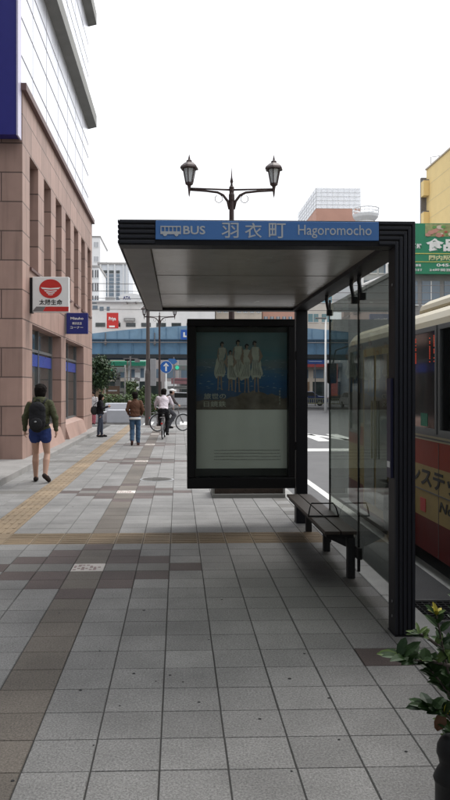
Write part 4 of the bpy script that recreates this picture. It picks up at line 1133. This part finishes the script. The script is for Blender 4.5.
# ================================================================== STREET FURNITURE FURTHER OFF
up=thing('utility_pole','tall grey brown utility pole at the far end of the pavement','utility pole',(-1.33,33.6,0))
m_=MB(); m_.lathe([(.14,0),(.135,2.3),(.115,2.4),(.088,2.5),(.06,8.4)],n=16); m_.build('pole',pm('pole_concrete',(.10,.085,.08),.8,var=.15,scale=2),up,smooth=False)
m_=MB(); m_.box(.10,.36,-.10,.05,1.75,2.95); m_.build('grey_box',pm('grey_box',(.33,.34,.36),.6),up,bevel=.01)
m_=MB(); m_.box(-.6,.6,-.04,.04,7.5,7.6); m_.build('crossarm',M['joint'],up)
rsn=thing('road_sign','round blue road sign with white up arrow on a slim pole','road sign',(-.57,36.3,0))
m_=MB(); m_.tube([(0,0,0),(0,0,2.95)],.03,10); m_.build('pole',M['white'],rsn,smooth=True)
m_=MB(); m_.tube([(0,-.05,2.66),(0,-.035,2.66)],.30,32); m_.build('rim',M['white'],rsn)
m_=MB(); m_.tube([(0,-.058,2.66),(0,-.051,2.66)],.285,32); dsk=m_.build('disc',pm('sign_disc_blue',(.02,.12,.42),.4),rsn)
m_=MB(); m_.box(-.04,.04,-.064,-.0585,2.46,2.72); m_.prism([(-.14,2.70),(.14,2.70),(0,2.87)],-.064,-.0585,'Y'); m_.build('arrow',M['white'],dsk)
dsn=thing('direction_sign','small blue plate sign beside the round arrow sign','sign',(-.22,40,0))
m_=MB(); m_.tube([(0,0,-.1),(0,0,3.3)],.03,8); m_.build('pole',M['joint'],dsn)
m_=MB(); m_.prism([(-.28,2.92),(.05,2.92),(.2,3.05),(.05,3.2),(-.28,3.2)],-.06,-.04,'Y'); m_.build('plate',pm('plate_blue',(.04,.14,.36),.4),dsn)
# traffic lights
def traffic(label,loc,side=1):
    t=thing('traffic_light',label,'traffic light',loc,0,'traffic lights at the crossing')
    m_=MB(); m_.tube([(0,0,0),(0,0,3.4)],.05,10); m_.tube([(0,0,3.0),(-side*.55,0,3.05)],.025,8); m_.build('pole',M['joint'],t,smooth=True)
    x=-side*.62
    m_=MB(); m_.box(x-.60,x+.60,-.08,.08,2.88,3.22); hs_=m_.build('head',pm('signal_grey',(.14,.17,.16),.5),t,bevel=.02)
    for i,c in enumerate((M['led_green'],M['joint'],M['joint'])):
        m_=MB(); m_.tube([(x-.38+.38*i,-.095,3.05),(x-.38+.38*i,-.081,3.05)],.12,16); m_.build('lens',c,hs_)
    return t
traffic('green lit traffic light right of the round arrow sign',(.95,47,-.13),1)
traffic('green lit traffic light in front of the green awning',(-3.7,53,-.13),1)
# stone planters / blocks
for i,(x,yv,w_,hh,lab) in enumerate(((-3.9,37.5,1.25,.62,'left pale stone block at the end of the pavement'),(-2.72,37.0,1.45,.72,'right pale stone block at the end of the pavement'),(-3.1,39.5,1.3,1.0,'bluish white block standing behind the two stone blocks'))):
    t=thing('stone_block',lab,'stone block',(x,yv,-.13),0,'stone blocks')
    m_=MB(); m_.box(-w_/2,w_/2,-.4,.4,.1,hh); m_.build('block',pm('pale_stone%d'%i,(.42+.04*i,.43+.04*i,.45+.05*i),.8,var=.08,scale=2,stain=.2),t,bevel=.03)
    m_=MB(); m_.box(-w_/2-.05,w_/2+.05,-.44,.44,0,.099); m_.build('base',M['step'],t)
# far street light
sl_=thing('street_light','tall pale street light column in front of the blue bridge','street light',(10.6,54,-.13))
m_=MB(); m_.tube([(0,0,0),(0,0,6.8)],[.10,.055],10); m_.build('column',M['white'],sl_,smooth=True)
m_=MB(); m_.box(-.75,.05,-.1,.1,6.75,6.85); m_.build('lamp_head',M['joint'],sl_,bevel=.02)
# cars
def make_car(label,loc,rz,col,group='cars beyond the crossing'):
    t=thing('parked_car',label,'car',loc,rz,group)
    L_=4.2;Wd=.82
    pr=[(-2.1,.30),(-2.1,.75),(-1.95,.92),(-1.15,.98),(-.65,1.42),(.75,1.45),(1.45,1.0),(2.0,.92),(2.1,.7),(2.1,.30)]
    m_=MB(); m_.prism(pr,-Wd,Wd,'X'); b_=m_.build('body',col,t,bevel=.08)
    m_=MB(); m_.prism([(-1.05,1.0),(-.62,1.37),(.70,1.40),(1.28,1.0)],-Wd-.004,Wd+.004,'X'); m_.build('side_window',M['busglass'],t)
    m_=MB(); m_.add([(-.68,-1.14,1.01),(.68,-1.14,1.01),(.62,-.70,1.41),(-.62,-.70,1.41)],[(0,1,2,3)]); m_.v=[(a,b2-.03,c+.01) for a,b2,c in m_.v]; m_.build('rear_window',M['busglass'],t)
    for s in(-1,1):
        for yy in(-1.3,1.3):
            m_=MB(); m_.torus((s*.76,yy,.31),.22,.09,'X',24,8); wh=m_.build('wheel',M['rubber'],t,smooth=True)
            m_=MB(); m_.tube([(s*.72,yy,.31),(s*.82,yy,.31)],.19,16); m_.build('rim',M['steel'],wh)
        m_=MB(); m_.box(s*.6-.12,s*.6+.12,-2.115,-2.09,.68,.82); m_.build('tail_light',M['red'],t)
    m_=MB(); m_.box(-.17,.17,-2.118,-2.1,.5,.62); m_.build('number_plate',M['white'],t)
    return t
make_car('dark blue car far off under the blue bridge right of the case',(13.0,76,-.13),R(80),pm('car_blue',(.03,.05,.12),.3,var=.05))
make_car('silver car far off beyond the crossing left of the case',(.1,62,-.13),R(90),pm('car_silver',(.45,.46,.48),.3,.3,var=.05))
make_car('white car far off seen through the shelter glass',(15.6,66,-.13),R(5),pm('car_white',(.6,.6,.6),.3,var=.05))
# guard fence
gf=thing('guard_fence','pale yellow green guard fence across the far side of the road','fence',(8,70,-.13))
m_=MB(); m_.box(0,22,-.03,.03,.75,.82); m_.box(0,22,-.03,.03,.3,.36); m_.build('rail',pm('fence_paint',(.50,.52,.30),.5),gf)
m_=MB()
for i in range(110): m_.box(i*.2,i*.2+.05,-.02,.02,.361,.749)
m_.build('bars',pm('fence_paint2',(.50,.52,.30),.5),gf)
for i in range(12):
    m_=MB(); m_.box(i*1.99,i*1.99+.1,-.05,.05,0,.95); m_.build('post',M['white'],gf)

# ================================================================== BLUE BRIDGE
bg_=thing('girder_bridge','steel blue girder bridge crossing high over the street','bridge',(0,62,-.13))
def topz(x):  # parapet crest, arched
    return 6.95-((x-4.2)/16.5)**2*1.55 if abs(x-4.2)<26 else 3.1
xs=[-40+i*1.0 for i in range(101)]
m_=MB(); m_.box(-40,60,0,.35,4.55,5.75); m_.build('girder',M['bridge'],bg_)
pp=[(x,max(5.9,topz(x)+.0)) for x in xs]
m_=MB(); m_.prism([(-40,5.80)]+pp+[(60,5.80)],-.05,.3,'Y'); m_.build('parapet',M['bridge2'],bg_)
m_=MB(); m_.box(-40,60,-.18,.4,5.70,5.79); m_.build('flange',pm('bridge_dark',(.05,.10,.16),.6),bg_)
m_=MB(); m_.box(-40,60,-.12,.4,4.22,4.54); m_.build('underside_shade',pm('bridge_shade_black',(.02,.025,.03),.7),bg_)  # near-black colour paints the shadow along the underside of the bridge
m_=MB(); m_.box(-.03,.03,-.11,.0,4.57,5.69); sme=m_.mesh('stiffener',M['bridge'])
for i in range(80):
    o=bpy.data.objects.new('stiffener',sme); link(o,bg_); o.location=(-39.97+i*1.25,0,0)
m_=MB()
for i in range(100):
    x_=-40+i; zt_=max(5.9,topz(x_+.03))
    m_.box(x_,x_+.05,-.09,-.051,5.81,zt_-.08)
m_.build('parapet_ribs',M['bridge'],bg_)
m_=MB(); m_.tube([(-40,-.28,5.5),(60,-.28,5.5)],.05,6); m_.build('conduit',M['joint'],bg_)
m_=MB(); m_.box(-40,60,.4,9.6,4.9,5.3); m_.build('deck',M['conc'],bg_)
m_=MB(); m_.box(-40,60,9.6,9.95,4.45,6.6); m_.build('far_girder',M['bridge'],bg_)
for x in (-24,-9.5,22,34):
    m_=MB(); m_.box(x,x+1.2,2,8,0,4.45); m_.build('pier',M['conc'],bg_)
for x in (-5.9,-1.9,3.0,8.0):
    m_=MB(); m_.tube([(x,-.2,5.2),(x,-.2,6.3)],.04,6); m_.box(x-.1,x+.1,-.3,-.12,5.35,5.6); m_.build('drain_pipe',M['joint'],bg_)
bs=thing('bridge_sign','small blue square sign with white mark on the bridge left of the case','sign',(.55,61.7,5.6))
m_=MB(); m_.box(-.32,.32,-.06,0,0,.80); m_.build('panel',pm('sq_blue',(.02,.10,.42),.4),bs)
m_=MB(); m_.box(-.12,.02,-.07,-.061,.2,.6); m_.box(.02,.14,-.07,-.061,.2,.32); m_.build('mark',M['white'],bs)

# ================================================================== FAR BUILDINGS
def building(label,x0,x1,y0,y1,h,col,rows=0,colsn=0,wz0=1.0,wm=None,wfrac=(.6,.55),roof=None,cat='building',name='building',winmat=None,left=False,zlist=None):
    t=thing(name,label,cat,((x0+x1)/2,y0,-.13))
    W2=(x1-x0)/2
    m_=MB(); m_.box(-W2,W2,0,y1-y0,0,h); m_.build('wall',col,t)
    m_=MB(); m_.box(-W2-.1,W2+.1,-.1,y1-y0+.1,h,h+.3); m_.build('roof',roof or M['conc'],t)
    if rows:
        sx=(x1-x0)/colsn; sz=(h-wz0)/rows
        a=MB(); a.box(-sx*wfrac[0]/2,sx*wfrac[0]/2,-.05,.05,-sz*wfrac[1]/2,sz*wfrac[1]/2); me=a.mesh('window',winmat or M['shopglass'])
        a=MB(); ww,hh=sx*wfrac[0]/2,sz*wfrac[1]/2
        a.box(-ww-.05,ww+.05,-.10,-.051,-hh-.06,-hh); a.box(-.03,.03,-.09,-.051,-hh,hh); mf=a.mesh('window_frame',M['white'])
        for r in range(rows):
            for c in range(colsn):
                if rows*colsn>96: continue
                o=bpy.data.objects.new('window',me); link(o,t); o.location=(-W2+sx*(c+.5),0,wz0+sz*(r+.5))
                q=bpy.data.objects.new('window_frame',mf); link(q,o)
        if left:
            n_=max(2,int((y1-y0)/sx)); sy=(y1-y0)/n_
            a=MB(); a.box(-.05,.05,-sy*wfrac[0]/2,sy*wfrac[0]/2,-sz*wfrac[1]/2,sz*wfrac[1]/2); me2=a.mesh('window',winmat or M['shopglass'])
            for r in range(rows):
                for c in range(n_):
                    if rows*n_>60: continue
                    o=bpy.data.objects.new('window',me2); link(o,t); o.location=(-W2,sy*(c+.5),wz0+sz*(r+.5))
    return t
def Xp(px,Y): return (px-178)/756*Y
def Zp(py,Y): return 1.785+(388-py)/756*Y     # height above the road
wh1=pm('render_white',(.76,.76,.75),.8,var=.06,scale=.3,stain=.12); wh2=pm('render_pale',(.70,.71,.72),.8,var=.05,scale=.3,stain=.1)
tow=pm('tower_pale',(.66,.69,.73),.6,var=.05,scale=.3); beige=pm('render_beige',(.50,.44,.37),.8,var=.08,scale=.4,stain=.2)
brick=pm('render_brick',(.46,.26,.20),.8,var=.12,scale=.5); greyw=pm('render_grey',(.28,.28,.28),.8,var=.1,scale=.4,stain=.2)
yel=pm('render_yellow',(.80,.61,.28),.8,var=.05,scale=.2,stain=.08)
winb=pm('window_blue',(.14,.19,.24),.12,var=.2,scale=.8,spec=.8); wint=pm('window_teal',(.10,.22,.27),.12,var=.2,scale=.8,spec=.8)
# pale tower at the edge of the pink building
building('very pale tall block just right of the pink building edge',Xp(60,150),Xp(100.5,150),150,165,Zp(238,150),pm('pale_far',(.80,.80,.80),.8,var=.03),9,5,6,wfrac=(.55,.35),winmat=pm('window_far',(.45,.46,.48),.3,var=.1))
building('low pale block with dark windows beside the pink building edge',Xp(80,105),Xp(99.5,105),105,115,Zp(268,105),wh2,7,4,6,wfrac=(.7,.6),winmat=pm('window_grey',(.12,.12,.13),.2,var=.2))
# tower with vertical strips
t=thing('tower_block','white tower with tall dark vertical window strips','building',(Xp(114,130),130,-.13))
hw=(Xp(129,130)-Xp(99,130))/2; ht=Zp(265,130)
m_=MB(); m_.box(-hw,hw,0,12,0,ht); m_.build('wall',tow,t)
m_=MB(); m_.box(-hw-.2,hw+.2,-.2,12.2,ht,ht+.35); m_.build('roof',M['conc'],t)
for k,(a,b_) in enumerate(((103,107.5),(109.5,114),(116.5,120))):
    x0=Xp(a,130)-Xp(114,130); x1=Xp(b_,130)-Xp(114,130)
    for j in range(8):
        zz0=Zp(300,130)+j*(Zp(270,130)-Zp(300,130))/8
        m_=MB(); m_.box(x0,x1,-.08,.02,zz0,zz0+.50); o=m_.build('window',winb if j<7 else M['shopglass'],t)
for a in (101,108.5,115,123.5,127):
    x0=Xp(a,130)-Xp(114,130); m_=MB(); m_.box(x0-.12,x0+.12,-.25,-.001,2,ht-.01); m_.build('pilaster',wh2,t)
# long white building behind the bridge
lw=thing('department_store','long low white building behind the bridge with a red sign','building',(Xp(140,95),95,-.13))
x0=Xp(88,95)-Xp(140,95); x1=Xp(215,95)-Xp(140,95)
m_=MB(); m_.box(x0,x1,0,14,0,Zp(303,95)); m_.build('wall',wh1,lw)
m_=MB(); m_.box(x0-.2,x1+.2,-.3,14,Zp(303,95),Zp(301,95)); m_.build('roof',wh2,lw)
for i in range(8):
    m_=MB(); m_.box(x0+1+i*1.9,x0+2.2+i*1.9,-.05,.02,Zp(327,95),Zp(323,95)); m_.build('window',M['shopglass'],lw)
for (a,b_,c,d) in ((92,97,300,304),(93,98,306,310),(100,104,307,311),(107,110,307,311)):
    m_=MB(); m_.box(Xp(a,95)-Xp(140,95),Xp(b_,95)-Xp(140,95),-.05,.02,Zp(d,95),Zp(c,95)); m_.build('window',winb,lw)
for (xx,w_,h_) in ((2.2,1.4,1.0),(4.6,.9,1.5),(7.4,1.8,.8),(10.5,1.1,1.2),(-4.5,1.2,.7)):
    m_=MB(); m_.box(xx,xx+w_,2,3.5,Zp(301,95)+.01,Zp(301,95)+h_); m_.build('rooftop_unit',greyw,lw,bevel=.03)
rsg=thing('rooftop_sign','red sign panel with white writing above the bridge','sign',(Xp(107,92),92,Zp(328.5,92)-.13))
hh=Zp(313,92)-Zp(328.5,92); ww=Xp(118.5,92)-Xp(107,92)
m_=MB(); m_.box(0,ww,0,.3,0,hh); m_.build('panel',M['red'],rsg)
text('lettering','Priya',M['white'],rsg,(.25,-.02,hh*.45),(1,0,0),(0,0,1),ww*.62,hh*.28,.01,.03)
m_=MB(); m_.box(.3,ww*.7,-.03,-.001,.12,.32); m_.build('white_strip',M['white'],rsg)
m_=MB(); m_.box(.1,.25,.31,2.9,hh*.4,hh*.6); m_.box(ww-.25,ww-.1,.31,2.9,hh*.4,hh*.6); m_.build('support',M['joint'],rsg)
gsn=thing('wall_sign','narrow grey sign strip right of the red sign','sign',(Xp(124,94.7),94.7,Zp(321.5,94.7)-.13))
m_=MB(); m_.box(0,1.4,0,.2,0,.42); m_.build('panel',greyw,gsn)
text('lettering','MARINARD',M['white'],gsn,(.15,-.02,.12),(1,0,0),(0,0,1),1.1,.18,.01)
asn=thing('rooftop_sign','white rounded roof sign with blue letters before the tower','sign',(Xp(131,93),93,Zp(302.5,93)-.13))
m_=MB(); m_.prism([(1.5*math.cos(2*PI*i/30),.58+.52*math.sin(2*PI*i/30)) for i in range(30)],0,.2,'Y'); m_.build('panel',wh2,asn)
text('lettering','ATA',M['navy'],asn,(-.95,-.02,.32),(1,0,0),(0,0,1),.9,.42,.02,.02)
m_=MB(); m_.box(-.6,-.5,.2,2.5,0,.2); m_.box(.5,.6,.2,2.5,0,.2); m_.build('support',M['joint'],asn)
# buildings glimpsed between roof and case
building('grey topped office beyond the bridge above the case',Xp(216,100),Xp(262,100),100,112,Zp(300,100),beige,5,7,3,winmat=winb)
building('brown brick office beyond the bridge right of the case top',Xp(263,104),Xp(300,104),104,116,Zp(296,104),brick,5,6,3,winmat=winb)
# below the bridge: shops
def shop(label,x0,x1,Y,h,col,aw,wc):
    t=thing('shop',label,'shop',((x0+x1)/2,Y,-.13)); W2=(x1-x0)/2
    m_=MB(); m_.box(-W2,W2,0,8,0,h); m_.build('wall',col,t)
    if aw is not None:
        m_=MB(); m_.prism([(-1.0,4.15),(0,4.25),(0,4.72),(-1.05,4.60)],-W2+.1,W2-.1,'X'); m_.build('awning',aw,t)
    n_=max(2,int((x1-x0)/1.6)); s_=(x1-x0)/n_
    for i in range(n_):
        m_=MB(); m_.box(-W2+s_*i+.2,-W2+s_*(i+1)-.15,-.04,.02,.35,2.5); m_.build('shop_window',wc[i%len(wc)],t)
    for i in range(n_):
        m_=MB(); m_.box(-W2+s_*i+.3,-W2+s_*(i+1)-.3,-.04,.02,2.9,3.9); m_.build('window',winb,t)
    return t
wbr=pm('warm_interior',(.20,.13,.08),.5,var=.5,scale=1.5)
shop('beige shop front with long green awning behind the tree',Xp(84,82),Xp(128,82),82,6.0,beige,M['green'],[wbr,M['shopglass'],wh1])
shop('white shop front with green awning behind the hedge',Xp(128.5,82),Xp(147,82),82,5.6,wh1,M['green'],[wbr,M['shopglass']])
shop('grey shop front right of the utility pole under the bridge',Xp(147.5,84),Xp(178,84),84,5.8,pm('greyrose',(.38,.34,.33),.8,var=.1),None,[M['shopglass'],wh1,M['red']])
shop('grey shop front hidden partly by the advertising case',Xp(178.5,84),Xp(212,84),84,6.0,greyw,None,[M['shopglass'],wh1])
shop('pale shop front with dark red awning right of the rear post',Xp(296,86),Xp(327,86),86,6.2,beige,pm('awning_red',(.30,.05,.05),.6),[wbr,M['shopglass'],wh1])
shop('white shop front seen through the glass panels',Xp(328,86),Xp(372,86),86,6.0,wh1,pm('awning_grey',(.2,.22,.25),.6),[M['shopglass'],wint,wbr])
bnr=thing('banner','tall orange red banner sign on a pole beside the street light','banner',(11.35,56,-.13))
m_=MB(); m_.tube([(0,0,0),(0,0,3.8)],.03,8); m_.build('pole',M['white'],bnr)
m_=MB(); m_.box(.04,.55,-.02,.02,1.2,3.6); m_.build('cloth',pm('banner_red',(.45,.10,.06),.7),bnr)
# right hand: brick building with mesh and round balcony
bb=building('tall cream building with brick top storey and white mesh screen',Xp(307,112),Xp(362,112),112,130,Zp(230,112),pm('cream_wall',(.55,.53,.48),.8,var=.06,scale=.3,stain=.1),7,4,5,winmat=wint,wfrac=(.75,.42))
W2=(Xp(362,112)-Xp(307,112))/2; zb=Zp(230,112)
m_=MB(); m_.box(-W2+1.5,W2,.2,17,zb+.3,Zp(207,112)); m_.build('brick_storey',brick,bb)
zr=Zp(207,112)
m_=MB()
zt2=Zp(186.5,112)
for i in range(9):
    x=-W2+1.5+i*(2*W2-1.5)/8; m_.box(x-.02,x+.02,.2,.24,zr,zt2)
for i in range(9):
    y_=.2+i*2.1; m_.box(-W2+1.45,-W2+1.51,y_,y_+.05,zr,zt2); m_.box(W2-.05,W2,y_,y_+.05,zr,zt2)
for i in range(6):
    z_=zr+(zt2-zr)*i/5; m_.box(-W2+1.5,W2,.2,.26,z_-.03,z_+.03); m_.box(-W2+1.45,-W2+1.5,.26,17,z_-.03,z_+.03)
m_.build('mesh_frame',wh2,bb)
scr=bpy.data.materials.new('screen_mesh'); scr.use_nodes=True; nn=scr.node_tree.nodes; nn.remove(nn['Principled BSDF'])
a_=nn.new('ShaderNodeBsdfTransparent'); b2=nn.new('ShaderNodeBsdfDiffuse'); b2.inputs[0].default_value=(.85,.87,.90,1); c_=nn.new('ShaderNodeMixShader'); c_.inputs[0].default_value=.68
scr.node_tree.links.new(a_.outputs[0],c_.inputs[1]); scr.node_tree.links.new(b2.outputs[0],c_.inputs[2]); scr.node_tree.links.new(c_.outputs[0],nn['Material Output'].inputs['Surface'])
m_=MB(); m_.box(-W2+1.52,W2-.06,.30,16.9,zr+.02,zt2-.05); m_.build('mesh_screen',scr,bb)
rbx=thing('round_balcony_building','building crowned by a round white balcony above the sign','building',(Xp(367,108),108,-.13))
zc=Zp(220,108)
m_=MB(); m_.lathe([(1.2,0),(1.2,zc)],n=24); m_.build('tower',wh1,rbx)
m_=MB(); m_.lathe([(1.3,zc+.001),(1.75,zc+.5),(1.85,zc+.9)],n=28); m_.build('balcony_floor',wh2,rbx)
m_=MB(); m_.torus((0,0,zc+1.75),1.85,.09,'Z',28,6); m_.torus((0,0,zc+1.3),1.85,.05,'Z',28,6)
for k in range(20):
    a=2*PI*k/20; m_.tube([(1.85*math.cos(a),1.85*math.sin(a),zc+.9),(1.85*math.cos(a),1.85*math.sin(a),zc+1.75)],.04,5)
m_.build('railing',wh2,rbx)
# glazed steel block seen through near glass
gb=building('grey glazed block with steel cross bracing seen through the glass',Xp(363,76),Xp(412,76),76,90,Zp(240,76),pm('glazed_grey',(.33,.35,.36),.4,var=.08,scale=.4),7,3,4,winmat=winb,wfrac=(.86,.6))
W2=(Xp(412,76)-Xp(363,76))/2
for i in range(5):
    z_=3+i*2.3; m_=MB(); m_.tube([(-W2,-.3,z_),(W2,-.3,z_+2.0)],.12,6); m_.tube([(-W2,-.3,z_+2.15),(W2,-.3,z_+2.15)],.09,6); m_.build('brace',wh2,gb)
for a in (-W2,0,W2):
    m_=MB(); m_.tube([(a,-.3,0),(a,-.3,Zp(240,76))],.12,6); m_.build('column',wh2,gb)
# yellow building
yb_=thing('yellow_building','tall yellow building at the right edge above the green billboard','building',(19.9,42,-.13))
hY=Zp(168,60)
m_=MB(); m_.box(0,14,0,18,0,hY); m_.build('wall',yel,yb_)
m_=MB()
for i in range(1,12): m_.box(-.006,-.001,0,18,hY-i*1.35,hY-i*1.35+.03)
m_.build('wall_joints',pm('yellow_joint',(.60,.50,.30),.8),yb_)
m_=MB(); m_.box(-.08,14,-.08,18.08,hY,hY+.12); m_.build('roof',beige,yb_)
m_=MB(); m_.box(-.42,-.001,18.001,18.3,0,hY-.6); m_.build('rear_corner',M['joint'],yb_)
for i in range(6):
    m_=MB(); m_.box(-.45,-.002,17.3,17.99,hY-2.2-i*2.5,hY-1.0-i*2.5); bq=m_.build('balcony',yel,yb_,bevel=.02)
    m_=MB(); m_.box(-.43,-.004,17.35,17.95,hY-.99-i*2.5,hY-.90-i*2.5); m_.build('balcony_rail',M['joint'],bq)
m_=MB(); m_.tube([(.2,17.5,hY),(.2,17.5,hY+.9),(.9,17.5,hY+1.0)],.03,6); m_.build('antenna',M['joint'],yb_)
# grey building and green billboard
gy=building('grey low building with wide windows below the green billboard',13.6,22,46.5,60,Zp(272,46.5),greyw,2,6,4.0,winmat=winb,wfrac=(.8,.6))
bbd=thing('billboard','green billboard with large white writing and food picture','billboard',(14.1,45.9,Zp(273,46)-.13))
hB=Zp(222,46)-Zp(273,46)
bgm=pm('billboard_green',(.012,.20,.10),.5,var=.15,scale=.8)
m_=MB(); m_.box(0,7.5,0,.25,0,hB); m_.build('panel',bgm,bbd)
m_=MB(); m_.box(0,7.5,-.03,-.001,1.22,1.27); m_.box(0,7.5,-.03,-.001,.72,.76); m_.build('dividers',pm('bb_yellow',(.55,.5,.12),.5),bbd)
text('lettering','食品館',M['white'],bbd,(1.10,-.01,1.38),(1,0,0),(0,0,1),3.0,.80,.02,.05)
text('lettering','関内駅前',pm('bb_pale',(.62,.62,.35),.5),bbd,(1.28,-.01,.82),(1,0,0),(0,0,1),1.75,.33,.02,.02)
text('lettering','045-2',M['white'],bbd,(1.75,-.01,.45),(1,0,0),(0,0,1),1.2,.18,.02,.02)
text('lettering','24時間営業中',M['white'],bbd,(1.3,-.01,.16),(1,0,0),(0,0,1),2.0,.17,.02,.01)
text('lettering','駐車場',M['white'],bbd,(.28,-.01,.44),(1,0,0),(0,0,1),.5,.16,.02,.01)
text('lettering','あります',M['white'],bbd,(.25,-.01,.16),(1,0,0),(0,0,1),.6,.16,.02,.01)
text('lettering','新鮮',M['white'],bbd,(.2,-.01,1.55),(1,0,0),(0,0,1),.62,.30,.02,.02)
random.seed(21)
fb=MB(); fb.box(1.05,5.6,-.012,-.002,2.30,hB-.04); fpic=fb.build('food_picture',pm('food_base',(.30,.32,.14),.6,var=.5,scale=4),bbd)
for i in range(40):
    fd=MB()
    x=1.1+random.uniform(0,4.2); z_=2.35+random.uniform(.0,.55); r1=random.uniform(.08,.22); z_=min(z_,hB-.04-r1*.6)
    fd.prism([(x+r1*math.cos(2*PI*k/12),z_+r1*.6*math.sin(2*PI*k/12)) for k in range(12)],-.02-.001*i,-.0195-.001*i,'Y',i%4)
    fd.build('printed_food',[pm('food_pink',(.5,.25,.2),.6),pm('food_cream',(.6,.5,.4),.6),pm('food_leaf',(.12,.3,.08),.6),pm('food_red',(.4,.08,.06),.6)],bbd)
m_=MB()
for x in (.3,2.5,5,7.2): m_.box(x,x+.1,.26,2.2,.2,.3)
m_.build('support',M['joint'],bbd)
# unseen blocks and a tree, added behind the viewpoint to shade the near street
nb=thing('added_shade_block','brown grey block added unseen behind the viewpoint to shade the near pavement','building',(-9.6,-16,0))
m_=MB(); m_.box(-5,5,0,26.5,-.1,27); m_.build('wall',greyw,nb)
a=MB(); a.box(-.04,.04,-.9,.9,-.8,.8); me=a.mesh('window',winb)
for r in range(7):
    for c in range(8):
        o=bpy.data.objects.new('window',me); link(o,nb); o.location=(5,2.0+c*3.1,2.4+r*3.6)
tree('broad evergreen tree added unseen behind the viewpoint to darken the near slabs',(1.6,-1.0,0),8.6,3.3,3.1,4.6,13000,.28,[M['leafd'],M['leafd2']],seed=14,trunk=.16)  # unseen canopy, added to darken the near right slabs
nb2=thing('added_shade_block','wide block added unseen behind the viewpoint to cut the sky light','building',(8,-24,-.13))  # unseen too, added to dim surfaces that face the camera
m_=MB(); m_.box(-12,14,0,8,0,24); m_.build('wall',greyw,nb2)
for r in range(6):
    for c in range(8):
        o=bpy.data.objects.new('window',me); link(o,nb2); o.location=(-10+c*3.1,8,2.4+r*3.6); o.rotation_euler=(0,0,PI/2)
# small signs and clutter on the far street, each a thing of its own
clut=[('vertical white shop sign under the left end of the bridge',118,70,372,392,.5,(.7,.7,.68)),
 ('vertical red shop sign low behind the woman with the phone',95.5,72,398,409,.8,(.5,.06,.08)),
 ('brown notice board behind the two stone blocks',113,66,386,400,1.2,(.22,.14,.09)),
 ('white notice board with pale panel left of the brown jacket',123,68,388,401,.9,(.68,.66,.6)),
 ('dark sign board high under the bridge beside the traffic pole',131,64,357,361,1.0,(.05,.05,.06)),
 ('pale pink shop sign right of the round arrow sign',181,74,378,384,1.9,(.6,.3,.32)),
 ('long white shop sign below the pink sign',180,73,386,389,2.4,(.75,.75,.72)),
 ('dark blue shop sign right of the rear shelter post',316,74,360,364,2.0,(.05,.1,.3))]
for (lab,px,Y,ya,yb2,wd,c_) in clut:
    zt_=Zp(ya,Y); zb_=Zp(yb2,Y)
    t=thing('shop_sign',lab,'sign',(Xp(px,Y),Y,-.13))
    m_=MB(); m_.box(-wd/2,wd/2,-.06,0,zb_,zt_); m_.build('panel',pm('sgn%d'%int(px),c_,.5,var=.12,scale=3),t,bevel=.01)
    m_=MB(); m_.tube([(0,.05,0),(0,.05,zt_)],.05,8); m_.build('pole',M['joint'],t)
    m_=MB(); m_.box(-wd*.32,wd*.32,-.07,-.061,zb_+(zt_-zb_)*.62,zb_+(zt_-zb_)*.72); m_.build('stripe',M['joint'] if sum(c_)>1 else M['white'],t)
tp=thing('signal_pole','dark signal pole with short arms beyond the hedge under the bridge','signal pole',(Xp(130.5,60),60,-.13))
m_=MB(); m_.tube([(0,0,0),(0,0,4.3)],.07,8); m_.build('pole',M['joint'],tp)
for z_ in (2.6,3.3,4.1):
    m_=MB(); m_.tube([(-.55,0,z_),(.6,0,z_)],.03,6); m_.box(.35,.75,-.1,.1,z_-.28,z_-.03); m_.build('arm',M['joint'],tp)
# overhead cables
for i,(py,dd) in enumerate(((283,1.2),(290.5,1.0),(298,.8),(301.5,.9),(309,.6))):
    zA=Zp(py,42)-.13
    c=MB(); pts=[(-9+j*2.0,42+j*.02,zA-.25*math.sin(PI*j/14)*dd*.3) for j in range(15)]
    c.tube(pts,.018,5); 
    o=c.build('overhead_cable',M['joint']); tag(o,'thin dark overhead cable number one from the top strung across the street'.replace('number one from the top',('topmost of the five','second from the top of the five','middle of the five','fourth from the top of the five','lowest of the five')[i]),'cable','overhead cables')
for (py,) in ((307,),(303,)):
    pass
print('objects',len(bpy.data.objects))
